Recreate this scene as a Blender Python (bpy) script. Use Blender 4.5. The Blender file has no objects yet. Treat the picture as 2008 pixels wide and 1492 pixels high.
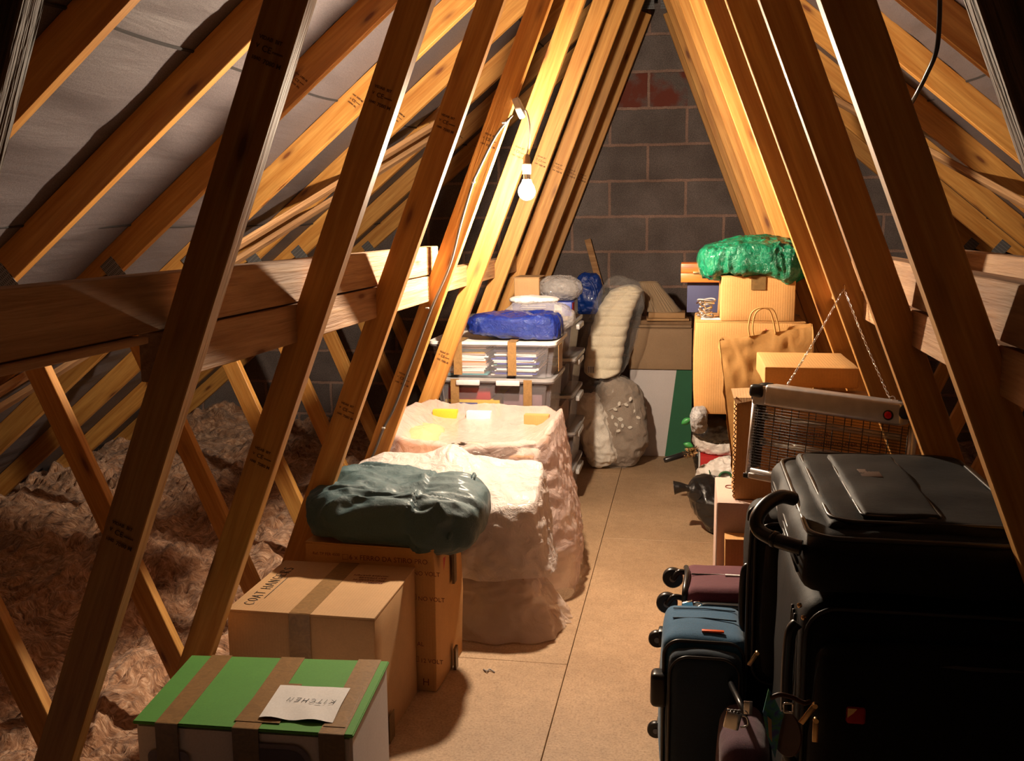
import bpy, bmesh, math, random
from mathutils import Vector, Matrix, noise, Euler
R=random.Random(7)
C=bpy.context.scene.collection
PI=math.pi
# ---------------------------------------------------------------- camera
F,YAW,PIT,ROLL=1947.64,.175973,.157617,-.008379
CAM=Vector((.21665,0,1.07612))
cy,sy=math.cos(YAW),math.sin(YAW)
FW=Vector((-sy*math.cos(PIT),cy*math.cos(PIT),-math.sin(PIT)));RT=Vector((cy,sy,0));UP=RT.cross(FW)
R2=math.cos(ROLL)*RT+math.sin(ROLL)*UP;U2=-math.sin(ROLL)*RT+math.cos(ROLL)*UP
cd=bpy.data.cameras.new('camera');cam=bpy.data.objects.new('camera',cd);C.objects.link(cam)
cd.sensor_width=36;cd.lens=F/2008*36;cd.clip_start=.02
M=Matrix((R2,U2,-FW)).transposed().to_4x4();M.translation=CAM;cam.matrix_world=M
bpy.context.scene.camera=cam
def ray(u,v): return FW+R2*((u-1004)/F)-U2*((v-746)/F)
def Yp(u,v,Y): d=ray(u,v);return CAM+d*(Y/d.y)
def Zp(u,v,z): d=ray(u,v);return CAM+d*((z-CAM.z)/d.z)
def Rp(u,v,side,c0):
    d=ray(u,v);return CAM+d*((c0-.83*side*CAM.x-CAM.z)/(d.z+.83*side*d.x))
# ---------------------------------------------------------------- materials
MATS={}
class N:
    def __init__(s,name):
        s.m=bpy.data.materials.new(name);s.m.use_nodes=True;s.t=s.m.node_tree;s.b=s.t.nodes['Principled BSDF'];s.o=s.t.nodes['Material Output']
    def n(s,ty,**k):
        x=s.t.nodes.new(ty)
        for a,v in k.items():
            if a in x.inputs: x.inputs[a].default_value=v
            else: setattr(x,a,v)
        return x
    def l(s,a,b): s.t.links.new(a,b)
    def set(s,**k):
        for a,v in k.items(): s.b.inputs[a.replace('_',' ')].default_value=v
        return s
def c4(c): return (c[0],c[1],c[2],1)
def ramp(n,fac,stops):
    r=n.n('ShaderNodeValToRGB');e=r.color_ramp.elements
    e[0].position,e[0].color=stops[0][0],c4(stops[0][1]);e[1].position,e[1].color=stops[-1][0],c4(stops[-1][1])
    for p,c in stops[1:-1]:
        q=e.new(p);q.color=c4(c)
    n.l(fac,r.inputs['Fac']);return r
def coords(n,scale=(1,1,1),rnd=True,rot=(0,0,0)):
    tc=n.n('ShaderNodeTexCoord');mp=n.n('ShaderNodeMapping');mp.inputs['Scale'].default_value=scale;mp.inputs['Rotation'].default_value=rot
    n.l(tc.outputs['Object'],mp.inputs['Vector'])
    if rnd:
        oi=n.n('ShaderNodeObjectInfo');ml=n.n('ShaderNodeMath',operation='MULTIPLY');ml.inputs[1].default_value=37.
        n.l(oi.outputs['Random'],ml.inputs[0]);n.l(ml.outputs[0],mp.inputs['Location'])
        return mp.outputs['Vector'],oi
    return mp.outputs['Vector'],None
def bump(n,h,strength=.3,dist=.01):
    b=n.n('ShaderNodeBump');b.inputs['Strength'].default_value=strength;b.inputs['Distance'].default_value=dist
    n.l(h,b.inputs['Height']);n.l(b.outputs['Normal'],n.b.inputs['Normal']);return b
def wood(name,a,b,knot=(.20,.065,.018),rough=.55,bmp=.15,rs=1.):
    n=N(name);v,oi=coords(n,(1.3,26,26));
    g=n.n('ShaderNodeTexNoise',Scale=1.6,Detail=5.,Roughness=.6);n.l(v,g.inputs['Vector'])
    g.inputs['Distortion'].default_value=.6
    v2,_=coords(n,(.8,5,5));g2=n.n('ShaderNodeTexNoise',Scale=1.7,Detail=3.);n.l(v2,g2.inputs['Vector'])
    v4,_=coords(n,(5,95,95));fine=n.n('ShaderNodeTexNoise',Scale=1.5,Detail=3.);n.l(v4,fine.inputs['Vector'])
    r=ramp(n,g.outputs['Fac'],[(.3,a),(.52,tuple((x+y)/2 for x,y in zip(a,b))),(.7,b)])
    # knots
    v3,_=coords(n,(3.4,13,13));vo=n.n('ShaderNodeTexVoronoi',Scale=1.);vo.inputs['Randomness'].default_value=1.;n.l(v3,vo.inputs['Vector'])
    kr=ramp(n,vo.outputs['Distance'],[(.06,(1,1,1)),(.10,(.55,.55,.55)),(.18,(.12,.12,.12)),(.30,(0,0,0))])
    mx=n.n('ShaderNodeMix',data_type='RGBA');n.l(kr.outputs['Color'],mx.inputs['Factor']);n.l(r.outputs['Color'],mx.inputs['A']);mx.inputs['B'].default_value=c4(knot)
    m2=n.n('ShaderNodeMix',data_type='RGBA',blend_type='MULTIPLY');m2.inputs['Factor'].default_value=.45
    rr=ramp(n,g2.outputs['Fac'],[(.3,(.62,.55,.5)),(.65,(1,1,1))]);n.l(mx.outputs['Result'],m2.inputs['A']);n.l(rr.outputs['Color'],m2.inputs['B'])
    m3=n.n('ShaderNodeMix',data_type='RGBA',blend_type='MULTIPLY');m3.inputs['Factor'].default_value=.3
    r3=ramp(n,fine.outputs['Fac'],[(.35,(.55,.5,.45)),(.6,(1,1,1))]);n.l(m2.outputs['Result'],m3.inputs['A']);n.l(r3.outputs['Color'],m3.inputs['B'])
    hv=n.n('ShaderNodeHueSaturation');mr=n.n('ShaderNodeMapRange');mr.inputs['To Min'].default_value=.82;mr.inputs['To Max'].default_value=1.12
    n.l(oi.outputs['Random'],mr.inputs['Value']);n.l(mr.outputs['Result'],hv.inputs['Value']);n.l(m3.outputs['Result'],hv.inputs['Color'])
    n.l(hv.outputs['Color'],n.b.inputs['Base Color']);n.set(Roughness=rough)
    ad=n.n('ShaderNodeMath',operation='ADD');n.l(g.outputs['Fac'],ad.inputs[0]);n.l(fine.outputs['Fac'],ad.inputs[1])
    bump(n,ad.outputs[0],bmp*rs,.004);return n.m
WOOD=wood('planed_pine',(.50,.20,.034),(.76,.41,.11))
ROUGH=wood('sawn_pine',(.40,.20,.082),(.66,.39,.19),rough=.8,bmp=.5,rs=1.6)
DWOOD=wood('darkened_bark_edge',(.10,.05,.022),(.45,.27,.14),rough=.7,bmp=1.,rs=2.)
def paper(name,c,var=.12,rough=.75,scale=6,bmp=.12,corr=0):
    n=N(name);v,oi=coords(n,(1,1,1));g=n.n('ShaderNodeTexNoise',Scale=float(scale),Detail=6.,Roughness=.65);n.l(v,g.inputs['Vector'])
    f=n.n('ShaderNodeTexNoise',Scale=220.,Detail=2.);n.l(v,f.inputs['Vector'])
    r=ramp(n,g.outputs['Fac'],[(.3,tuple(x*(1-var) for x in c)),(.7,tuple(min(1,x*(1+var*.5)) for x in c))])
    m=n.n('ShaderNodeMix',data_type='RGBA',blend_type='MULTIPLY');m.inputs['Factor'].default_value=.22
    n.l(r.outputs['Color'],m.inputs['A']);n.l(f.outputs['Fac'],m.inputs['B']);n.l(m.outputs['Result'],n.b.inputs['Base Color'])
    n.set(Roughness=rough);h=g.outputs['Fac']
    if corr:
        w=n.n('ShaderNodeTexWave',Scale=float(corr));n.l(v,w.inputs['Vector']);a=n.n('ShaderNodeMath',operation='MULTIPLY_ADD');a.inputs[1].default_value=.25
        n.l(w.outputs['Fac'],a.inputs[0]);n.l(h,a.inputs[2]);h=a.outputs[0]
    bump(n,h,bmp,.006);return n.m
CARD=paper('brown_cardboard',(.50,.29,.13),corr=40);CARD2=paper('orange_cardboard',(.60,.31,.10),corr=36);CARD3=paper('dull_cardboard',(.36,.23,.13),corr=40)
CARDE=paper('cardboard_edge',(.30,.17,.08),.3)
GREENC=paper('green_printed_card',(.085,.30,.04),.08);WHITEC=paper('white_printed_card',(.66,.60,.60),.06)
DGREEN=paper('dark_green_printed_card',(.02,.13,.06),.1);PAPER=paper('white_paper',(.82,.80,.80),.04)
KRAFT=paper('kraft_paper',(.52,.28,.085),.15,.6,9,.4);NAVY=paper('navy_card',(.035,.04,.11),.1);PINKW=paper('pinkish_white_card',(.60,.42,.35),.1)
REDC=paper('red_card',(.50,.012,.012),.1);BLUEC=paper('blue_card',(.02,.045,.33),.1,.4);YEL=paper('yellow_card',(.75,.50,.03),.1)
ORW=wood('orange_stained_wood',(.50,.10,.015),(.62,.17,.03),rough=.35)
def simple(name,c,rough=.5,metal=0,**k):
    n=N(name);v,_=coords(n);g=n.n('ShaderNodeTexNoise',Scale=30.,Detail=4.);n.l(v,g.inputs['Vector'])
    r=ramp(n,g.outputs['Fac'],[(.3,tuple(x*.85 for x in c)),(.7,tuple(min(1,x*1.08) for x in c))]);n.l(r.outputs['Color'],n.b.inputs['Base Color'])
    n.set(Roughness=rough,Metallic=metal,**k);bump(n,g.outputs['Fac'],.05,.002);return n.m
def tape(name,c):
    n=N(name);v,_=coords(n,(1,1,1));g=n.n('ShaderNodeTexNoise',Scale=45.,Detail=4.,Distortion=2.);n.l(v,g.inputs['Vector'])
    r=ramp(n,g.outputs['Fac'],[(.35,tuple(x*.75 for x in c)),(.65,c)]);n.l(r.outputs['Color'],n.b.inputs['Base Color'])
    n.set(Roughness=.42,Coat_Weight=.12,Coat_Roughness=.25);bump(n,g.outputs['Fac'],.25,.002);return n.m
TAPE=tape('brown_parcel_tape',(.27,.15,.055));TAPE2=tape('dark_parcel_tape',(.17,.10,.035))
WPLAST=simple('white_plastic',(.66,.63,.61),.4);BLACKP=simple('black_plastic',(.012,.011,.012),.3);SILVER=simple('brushed_silver',(.62,.58,.56),.35,.7)
CHROME=simple('chrome',(.8,.78,.76),.15,1.);GOLD=simple('brass_zip_pull',(.75,.50,.25),.25,1.);GREYC=simple('grey_cable_sheath',(.22,.21,.21),.55);WIREM=simple('dark_wire',(.03,.025,.022),.4,.6)
INK=simple('black_ink',(.02,.02,.025),.7);INKR=simple('red_ink',(.45,.02,.03),.7);INKD=simple('dark_stamp_ink',(.085,.030,.010),.8);INKG=simple('green_ink',(.03,.12,.04),.7);INKM=simple('maroon_print',(.15,.03,.02),.8)
def fabric(name,c,rough=.85,sc=900,wr=9,bs=.25,sheen=.2,coat=0.,spec=.5):
    n=N(name);v,_=coords(n);g=n.n('ShaderNodeTexNoise',Scale=float(wr),Detail=5.,Roughness=.6);n.l(v,g.inputs['Vector'])
    f=n.n('ShaderNodeTexNoise',Scale=float(sc),Detail=1.);n.l(v,f.inputs['Vector'])
    r=ramp(n,f.outputs['Fac'],[(.3,tuple(x*.6 for x in c)),(.7,tuple(min(1,x*1.3) for x in c))]);n.l(r.outputs['Color'],n.b.inputs['Base Color'])
    a=n.n('ShaderNodeMath',operation='MULTIPLY_ADD');a.inputs[1].default_value=.12;n.l(f.outputs['Fac'],a.inputs[0]);n.l(g.outputs['Fac'],a.inputs[2])
    n.set(Roughness=rough,Sheen_Weight=sheen,Coat_Weight=coat,Coat_Roughness=.25,Specular_IOR_Level=spec);bump(n,a.outputs[0],bs,.02);return n.m
BLACKF=fabric('black_luggage_fabric',(.0065,.006,.006),.6,bs=.25,sheen=.02,spec=.16);BLUEF=fabric('teal_blue_luggage_fabric',(.015,.105,.22));NAVYF=fabric('dark_blue_luggage_fabric',(.012,.03,.055))
MARF=fabric('maroon_luggage_fabric',(.11,.012,.028));PURF=fabric('plum_luggage_fabric',(.10,.035,.055))
TEAL=fabric('dark_teal_nylon',(.030,.078,.090),.5,1200,22,.5,.05,.15)
CREAM=fabric('cream_quilting',(.80,.68,.52),.8,700,12,.4);TAUPE=fabric('taupe_duvet_cotton',(.33,.255,.20),.8,700,14,.5);IVORY=fabric('ivory_cotton',(.78,.70,.62),.8,700,14,.4);GREYF=fabric('grey_plastic_fabric',(.20,.19,.19),.4,400,20,.5)
SHADE=fabric('pleated_lampshade_fabric',(.36,.24,.13),.8)
def film(name,c,alpha,rough=.18,wr=14,bs=.5,trans=0.,coat=.3):
    n=N(name);v,_=coords(n);g=n.n('ShaderNodeTexNoise',Scale=float(wr),Detail=6.,Roughness=.62,Distortion=.8);n.l(v,g.inputs['Vector'])
    n.set(Base_Color=c4(c),Roughness=rough,Coat_Weight=coat,Coat_Roughness=.08)
    lw=n.n('ShaderNodeLayerWeight',Blend=.35);mr=n.n('ShaderNodeMapRange');mr.inputs['To Min'].default_value=alpha;mr.inputs['To Max'].default_value=min(1.,alpha+.30)
    n.l(lw.outputs['Facing'],mr.inputs['Value']);n.l(mr.outputs['Result'],n.b.inputs['Alpha'])
    bump(n,g.outputs['Fac'],bs,.02)
    if trans:
        t=n.n('ShaderNodeBsdfTranslucent');t.inputs['Color'].default_value=c4(c);ms=n.n('ShaderNodeMixShader');ms.inputs[0].default_value=trans
        n.l(n.b.outputs[0],ms.inputs[1]);n.l(t.outputs[0],ms.inputs[2]);n.l(ms.outputs[0],n.o.inputs['Surface'])
    return n.m
SHEET=film('white_dust_sheet',(.60,.52,.49),.985,.38,22,.75,.15,.1);SHEET2=film('pinkish_clear_sheet',(.80,.60,.54),.42,.25,18,.9,.08)
SHEET3=film('thin_clear_sheet',(.80,.64,.55),.46,.25,20,.6);CLEARB=film('clear_bag_film',(.7,.68,.66),.035,.10,24,1.0,0,.9);CLEARG=film('grey_clear_film',(.50,.47,.47),.35,.15,30,1.)
CRATE=film('clear_crate_plastic',(.50,.47,.52),.17,.22,3,.05);CRATED=film('smoky_crate_plastic',(.36,.33,.36),.24,.25,3,.05)
GREENB=film('green_polythene',(.0,.17,.08),.985,.24,34,1.);BLUEB=film('blue_glossy_bag',(.004,.018,.17),.99,.12,34,.8);IKB=film('deep_blue_woven_bag',(.004,.03,.20),.99,.35,30,.4);BLKB=film('black_polythene',(.012,.011,.011),.99,.22,18,.5);WHB=film('white_carrier_bag_film',(.88,.80,.74),.94,.25,22,.6,.1)
def plate_mat():
    n=N('punched_nail_plate');v,_=coords(n,(1,1,1),False);b=n.n('ShaderNodeTexBrick');b.offset=.5
    b.inputs['Scale'].default_value=1.;b.inputs['Brick Width'].default_value=.0065;b.inputs['Row Height'].default_value=.016;b.inputs['Mortar Size'].default_value=.0022
    b.inputs['Color1'].default_value=(.03,.025,.02,1);b.inputs['Color2'].default_value=(.05,.035,.02,1);b.inputs['Mortar'].default_value=(.26,.26,.27,1)
    tc=n.n('ShaderNodeSeparateXYZ');cb=n.n('ShaderNodeCombineXYZ');n.l(v,tc.inputs[0]);n.l(tc.outputs['X'],cb.inputs['X']);n.l(tc.outputs['Z'],cb.inputs['Y']);n.l(cb.outputs[0],b.inputs['Vector'])
    n.l(b.outputs['Color'],n.b.inputs['Base Color']);n.set(Roughness=.45,Metallic=.5);return n.m
PLATE=plate_mat()
def wall_mat():
    n=N('grey_blockwork');v,_=coords(n,(1,1,1),False);s=n.n('ShaderNodeSeparateXYZ');n.l(v,s.inputs[0])
    w=n.n('ShaderNodeTexNoise',Scale=14.,Detail=4.);n.l(v,w.inputs['Vector'])
    def off(o,val,amp):
        a=n.n('ShaderNodeMath',operation='MULTIPLY_ADD');n.l(w.outputs['Fac'],a.inputs[0]);a.inputs[1].default_value=amp;a.inputs[2].default_value=val-amp/2
        b=n.n('ShaderNodeMath',operation='ADD');n.l(o,b.inputs[0]);n.l(a.outputs[0],b.inputs[1]);return b.outputs[0]
    cb=n.n('ShaderNodeCombineXYZ');n.l(off(s.outputs['X'],.295+.484*20,.012),cb.inputs['X']);n.l(off(s.outputs['Z'],-.883+.225*20,.014),cb.inputs['Y'])
    b=n.n('ShaderNodeTexBrick');b.offset=.5;b.inputs['Scale'].default_value=1.;b.inputs['Brick Width'].default_value=.484;b.inputs['Row Height'].default_value=.225;b.inputs['Mortar Size'].default_value=.0105;b.inputs['Mortar Smooth'].default_value=.3
    b.inputs['Color1'].default_value=(.20,.165,.16,1);b.inputs['Color2'].default_value=(.29,.245,.235,1);b.inputs['Mortar'].default_value=(.50,.33,.27,1);n.l(cb.outputs[0],b.inputs['Vector'])
    # speckle of the concrete blocks
    sp=n.n('ShaderNodeTexNoise',Scale=170.,Detail=3.,Roughness=.8);n.l(v,sp.inputs['Vector']);bg=n.n('ShaderNodeTexNoise',Scale=5.,Detail=5.);n.l(v,bg.inputs['Vector'])
    r=ramp(n,sp.outputs['Fac'],[(.35,(.35,.35,.35)),(.6,(1,1,1)),(.75,(1.6,1.5,1.5))]);r2=ramp(n,bg.outputs['Fac'],[(.3,(.6,.55,.52)),(.7,(1.15,1.12,1.1))])
    m=n.n('ShaderNodeMix',data_type='RGBA',blend_type='MULTIPLY');m.inputs['Factor'].default_value=.8;n.l(b.outputs['Color'],m.inputs['A']);n.l(r.outputs['Color'],m.inputs['B'])
    m2=n.n('ShaderNodeMix',data_type='RGBA',blend_type='MULTIPLY');m2.inputs['Factor'].default_value=.8;n.l(m.outputs['Result'],m2.inputs['A']);n.l(r2.outputs['Color'],m2.inputs['B'])
    # one course of red bricks near the ridge
    def cmp(o,op,val):
        q=n.n('ShaderNodeMath',operation=op);n.l(o,q.inputs[0]);q.inputs[1].default_value=val;return q.outputs[0]
    def mul(a,c):
        q=n.n('ShaderNodeMath',operation='MULTIPLY');n.l(a,q.inputs[0]);n.l(c,q.inputs[1]);return q.outputs[0]
    k=mul(mul(cmp(s.outputs['Z'],'GREATER_THAN',1.79),cmp(s.outputs['Z'],'LESS_THAN',2.0)),mul(cmp(s.outputs['X'],'GREATER_THAN',-.28),cmp(s.outputs['X'],'LESS_THAN',.19)))
    rn=ramp(n,bg.outputs['Fac'],[(.46,(0,0,0)),(.56,(1,1,1))]);inv=cmp(b.outputs['Fac'],'LESS_THAN',.5);k=mul(mul(k,inv),rn.outputs['Color'])
    m3=n.n('ShaderNodeMix',data_type='RGBA');n.l(k,m3.inputs['Factor']);n.l(m2.outputs['Result'],m3.inputs['A']);m3.inputs['B'].default_value=(.20,.05,.032,1)
    n.l(m3.outputs['Result'],n.b.inputs['Base Color']);n.set(Roughness=.95)
    iv=n.n('ShaderNodeMath',operation='MULTIPLY_ADD');n.l(b.outputs['Fac'],iv.inputs[0]);iv.inputs[1].default_value=-1.2;n.l(sp.outputs['Fac'],iv.inputs[2]);bump(n,iv.outputs[0],.7,.008);return n.m
WALLM=wall_mat()
def felt_mat():
    n=N('grey_roofing_felt');v,_=coords(n,(1,1,1),False);a=n.n('ShaderNodeTexNoise',Scale=240.,Detail=2.);n.l(v,a.inputs['Vector']);v2,_=coords(n,(10,1.5,10),False);b=n.n('ShaderNodeTexNoise',Scale=1.6,Detail=5.,Distortion=.5);n.l(v2,b.inputs['Vector'])
    r=ramp(n,a.outputs['Fac'],[(.3,(.070,.058,.062)),(.7,(.128,.108,.114))]);n.l(r.outputs['Color'],n.b.inputs['Base Color']);n.set(Roughness=.6)
    ad=n.n('ShaderNodeMath',operation='MULTIPLY_ADD');ad.inputs[1].default_value=.04;n.l(a.outputs['Fac'],ad.inputs[0]);n.l(b.outputs['Fac'],ad.inputs[2]);bump(n,ad.outputs[0],.28,.02);return n.m
FELT=felt_mat()
def floor_mat():
    n=N('chipboard');v,_=coords(n,(1,1,1),False);a=n.n('ShaderNodeTexNoise',Scale=150.,Detail=4.,Roughness=.7);n.l(v,a.inputs['Vector']);b=n.n('ShaderNodeTexNoise',Scale=3.,Detail=5.);n.l(v,b.inputs['Vector'])
    d=n.n('ShaderNodeTexNoise',Scale=30.,Detail=3.,Roughness=.6);n.l(v,d.inputs['Vector'])
    r=ramp(n,a.outputs['Fac'],[(.3,(.27,.16,.085)),(.5,(.44,.285,.165)),(.72,(.53,.36,.22))]);r2=ramp(n,b.outputs['Fac'],[(.3,(.82,.8,.78)),(.7,(1.05,1.05,1.05))]);r3=ramp(n,d.outputs['Fac'],[(.3,(.86,.85,.84)),(.6,(1,1,1))])
    m=n.n('ShaderNodeMix',data_type='RGBA',blend_type='MULTIPLY');m.inputs['Factor'].default_value=1.;n.l(r.outputs['Color'],m.inputs['A']);n.l(r2.outputs['Color'],m.inputs['B'])
    m2=n.n('ShaderNodeMix',data_type='RGBA',blend_type='MULTIPLY');m2.inputs['Factor'].default_value=1.;n.l(m.outputs['Result'],m2.inputs['A']);n.l(r3.outputs['Color'],m2.inputs['B'])
    n.l(m2.outputs['Result'],n.b.inputs['Base Color']);n.set(Roughness=.6);bump(n,a.outputs['Fac'],.12,.002);return n.m
FLOORM=floor_mat()
def wool_mat():
    n=N('brown_mineral_wool');v,_=coords(n,(1,1,1),False)
    wn=n.n('ShaderNodeTexNoise',Scale=3.2,Detail=3.);n.l(v,wn.inputs['Vector']);sc_=n.n('ShaderNodeVectorMath',operation='MULTIPLY_ADD');n.l(wn.outputs['Color'],sc_.inputs[0]);sc_.inputs[1].default_value=(.5,.5,.5);n.l(v,sc_.inputs[2])
    mp=n.n('ShaderNodeMapping');mp.inputs['Scale'].default_value=(14,60,14);mp.inputs['Rotation'].default_value=(0,0,.5);n.l(sc_.outputs[0],mp.inputs['Vector'])
    fb=n.n('ShaderNodeTexNoise',Scale=1.,Detail=8.,Roughness=.62,Distortion=1.2);n.l(mp.outputs[0],fb.inputs['Vector'])
    mp2=n.n('ShaderNodeMapping');mp2.inputs['Scale'].default_value=(48,12,14);n.l(sc_.outputs[0],mp2.inputs['Vector']);fb2=n.n('ShaderNodeTexNoise',Scale=1.,Detail=8.,Roughness=.62,Distortion=1.5);n.l(mp2.outputs[0],fb2.inputs['Vector'])
    sel=n.n('ShaderNodeTexNoise',Scale=4.,Detail=2.);n.l(v,sel.inputs['Vector']);sr=ramp(n,sel.outputs['Fac'],[(.44,(0,0,0)),(.56,(1,1,1))])
    mf=n.n('ShaderNodeMix',data_type='RGBA');n.l(sr.outputs['Color'],mf.inputs['Factor']);n.l(fb.outputs['Fac'],mf.inputs['A']);n.l(fb2.outputs['Fac'],mf.inputs['B'])
    a=n.n('ShaderNodeTexNoise',Scale=11.,Detail=5.,Roughness=.6,Distortion=1.);n.l(v,a.inputs['Vector'])
    r=ramp(n,mf.outputs['Result'],[(.34,(.17,.07,.035)),(.5,(.56,.31,.18)),(.66,(.88,.62,.44))]);r2=ramp(n,a.outputs['Fac'],[(.35,(.5,.44,.40)),(.62,(1.1,1.1,1.1))])
    m=n.n('ShaderNodeMix',data_type='RGBA',blend_type='MULTIPLY');m.inputs['Factor'].default_value=1.;n.l(r.outputs['Color'],m.inputs['A']);n.l(r2.outputs['Color'],m.inputs['B']);n.l(m.outputs['Result'],n.b.inputs['Base Color'])
    n.set(Roughness=1.,Sheen_Weight=.25,Specular_IOR_Level=.05);bump(n,mf.outputs['Result'],.8,.02);return n.m
WOOL=wool_mat();FIB=simple('mineral_wool_fibre',(.80,.47,.28),.8)
# ---------------------------------------------------------------- mesh helpers
ORG={};WM={}
FLZ=-.2798   # top of the boards
CAMK=[1.,0.,0.];FZ=FLZ
def plan(k,dx=0.,dz=0.):
    '''plan scales the next things by k about the camera'''
    global CAMK,FZ
    CAMK=[k,dx,dz];FZ=(FLZ-dz)/k  # group scaled about the camera; dx, dz hold the camera point fixed
def W(v): v=Vector(v);return Vector((v.x*CAMK[0]+CAMK[1],v.y*CAMK[0],v.z*CAMK[0]+CAMK[2]))
def link(name,me,mat,parent=None,origin=None):
    o=bpy.data.objects.new(name,me);C.objects.link(o)
    if mat: me.materials.append(mat)
    if parent:
        o.parent=parent
        if origin is not None: o.location=Vector(origin)-ORG[parent.name]
        ORG[o.name]=Vector(origin) if origin is not None else ORG[parent.name]
    else:
        o.location=origin if origin is not None else (0,0,0);ORG[o.name]=Vector(o.location)
    return o
def mesh(name,V,Fc,mat,parent=None,origin=None,smooth=False):
    """V in world coordinates"""
    org=W(origin) if origin is not None else (ORG[parent.name] if parent else Vector((0,0,0)))
    me=bpy.data.meshes.new(name);me.from_pydata([tuple(W(v)-org) for v in V],[],Fc);me.update()
    if smooth: me.polygons.foreach_set('use_smooth',[True]*len(me.polygons))
    return link(name,me,mat,parent,org)
def bmo(name,bm,mat,parent=None,origin=None,smooth=False,auto=False):
    org=W(origin) if origin is not None else (ORG[parent.name] if parent else Vector((0,0,0)))
    for v in bm.verts: v.co=W(v.co)-org;bmesh.ops.recalc_face_normals(bm,faces=bm.faces)
    me=bpy.data.meshes.new(name);bm.to_mesh(me);bm.free()
    if smooth: me.polygons.foreach_set('use_smooth',[True]*len(me.polygons))
    if auto:
        me.polygons.foreach_set('use_smooth',[True]*len(me.polygons));me.set_sharp_from_angle(angle=.7)
    return link(name,me,mat,parent,org)
def tag(o,label,cat,group=None):
    o['label']=label;o['category']=cat
    if group:o['group']=group
    return o
def thing(name,label,cat,loc,group=None):
    o=bpy.data.objects.new(name,None);C.objects.link(o);o.location=W(loc);o.empty_display_size=.05;ORG[o.name]=W(loc);return tag(o,label,cat,group)
def structure(o): o['kind']='structure';return o
def bx(bm,lo,hi,m=None,bev=0,seg=2):
    r=bmesh.ops.create_cube(bm,size=1);vs=r['verts'];lo=Vector(lo);hi=Vector(hi)
    for v in vs: v.co=Vector([lo[i]+(v.co[i]+.5)*(hi[i]-lo[i]) for i in range(3)])
    if bev:
        es=list({e for v in vs for e in v.link_edges});g=bmesh.ops.bevel(bm,geom=es,offset=bev,segments=seg,affect='EDGES',profile=.5);vs=[v for v in g['verts'] if v.is_valid] if 0 else list({v for f in g['faces'] for v in f.verts}|{v for v in vs if v.is_valid})
    if m is not None:
        for v in vs: v.co=m@v.co
    return vs
def box(name,lo,hi,mat,parent=None,m=None,bev=.0015,seg=2,origin=None):
    bm=bmesh.new();bx(bm,lo,hi,m,bev,seg);return bmo(name,bm,mat,parent,origin,auto=True)
def tubeg(V,Fc,pts,r,n=8,closed=False):
    pts=[Vector(p) for p in pts];k=len(pts);base=len(V);t0=None;up=None
    for i,p in enumerate(pts):
        a=pts[(i-1)%k] if (closed or i>0) else p;b=pts[(i+1)%k] if (closed or i<k-1) else p;t=(b-a).normalized()
        if up is None: up=t.orthogonal().normalized()
        up=(up-t*up.dot(t)).normalized();s=t.cross(up);rr=r[i] if isinstance(r,(list,tuple)) else r
        for j in range(n): a_=2*PI*j/n;V.append(p+(up*math.cos(a_)+s*math.sin(a_))*rr)
    for i in range(k if closed else k-1):
        for j in range(n):
            q=(i+1)%k;Fc.append((base+i*n+j,base+i*n+(j+1)%n,base+q*n+(j+1)%n,base+q*n+j))
    if not closed: Fc.append(tuple(base+j for j in range(n))[::-1]);Fc.append(tuple(base+(k-1)*n+j for j in range(n)))
def tube(name,pts,r,mat,parent=None,n=8,closed=False,origin=None):
    V=[];Fc=[];tubeg(V,Fc,pts,r,n,closed);return mesh(name,V,Fc,mat,parent,origin,True)
def tubes(name,paths,r,mat,parent=None,n=6,closed=False,origin=None):
    V=[];Fc=[]
    for p in paths: tubeg(V,Fc,p,r,n,closed)
    return mesh(name,V,Fc,mat,parent,origin,True)
def smoothpath(pts,n=8):
    pts=[Vector(p) for p in pts];out=[]
    for i in range(len(pts)-1):
        a=pts[max(i-1,0)];b=pts[i];c=pts[i+1];d=pts[min(i+2,len(pts)-1)]
        for j in range(n):
            t=j/n;out.append(.5*((2*b)+(c-a)*t+(2*a-5*b+4*c-d)*t*t+(3*b-a-3*c+d)*t**3))
    out.append(pts[-1]);return out
def frame(o,x,z):
    """matrix: local x along x, local z along z, local y = z cross x"""
    x=Vector(x).normalized();z=Vector(z);z=(z-x*z.dot(x)).normalized();y=z.cross(x);m=Matrix((x,y,z)).transposed().to_4x4();m.translation=Vector(o);return m
def lathe(name,prof,mat,parent,m,n=24):
    V=[];Fc=[]
    for r,z in prof:
        for j in range(n): a=2*PI*j/n;V.append(m@Vector((r*math.cos(a),r*math.sin(a),z)))
    for i in range(len(prof)-1):
        for j in range(n): Fc.append((i*n+j,i*n+(j+1)%n,(i+1)*n+(j+1)%n,(i+1)*n+j))
    Fc.append(tuple(range(n))[::-1]);Fc.append(tuple((len(prof)-1)*n+j for j in range(n)))
    bm=bmesh.new();vs=[bm.verts.new(v) for v in V]
    for f in Fc: bm.faces.new([vs[i] for i in f])
    return bmo(name,bm,mat,parent,auto=True)
def crease(p,s,seed):
    q=Vector(p)*s+Vector((seed*3.1,seed*1.7,seed*.9));d=noise.voronoi(q)[0];return d[0]
def wrinkle(p,s,seed):
    q=Vector(p)*s+Vector((seed*3.1,seed*1.7,seed*.9));return 1-2*abs(noise.noise(q+.6*Vector((noise.noise(q*1.3),noise.noise(q*1.3+Vector((5,0,0))),0))))
_tx={}
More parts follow.
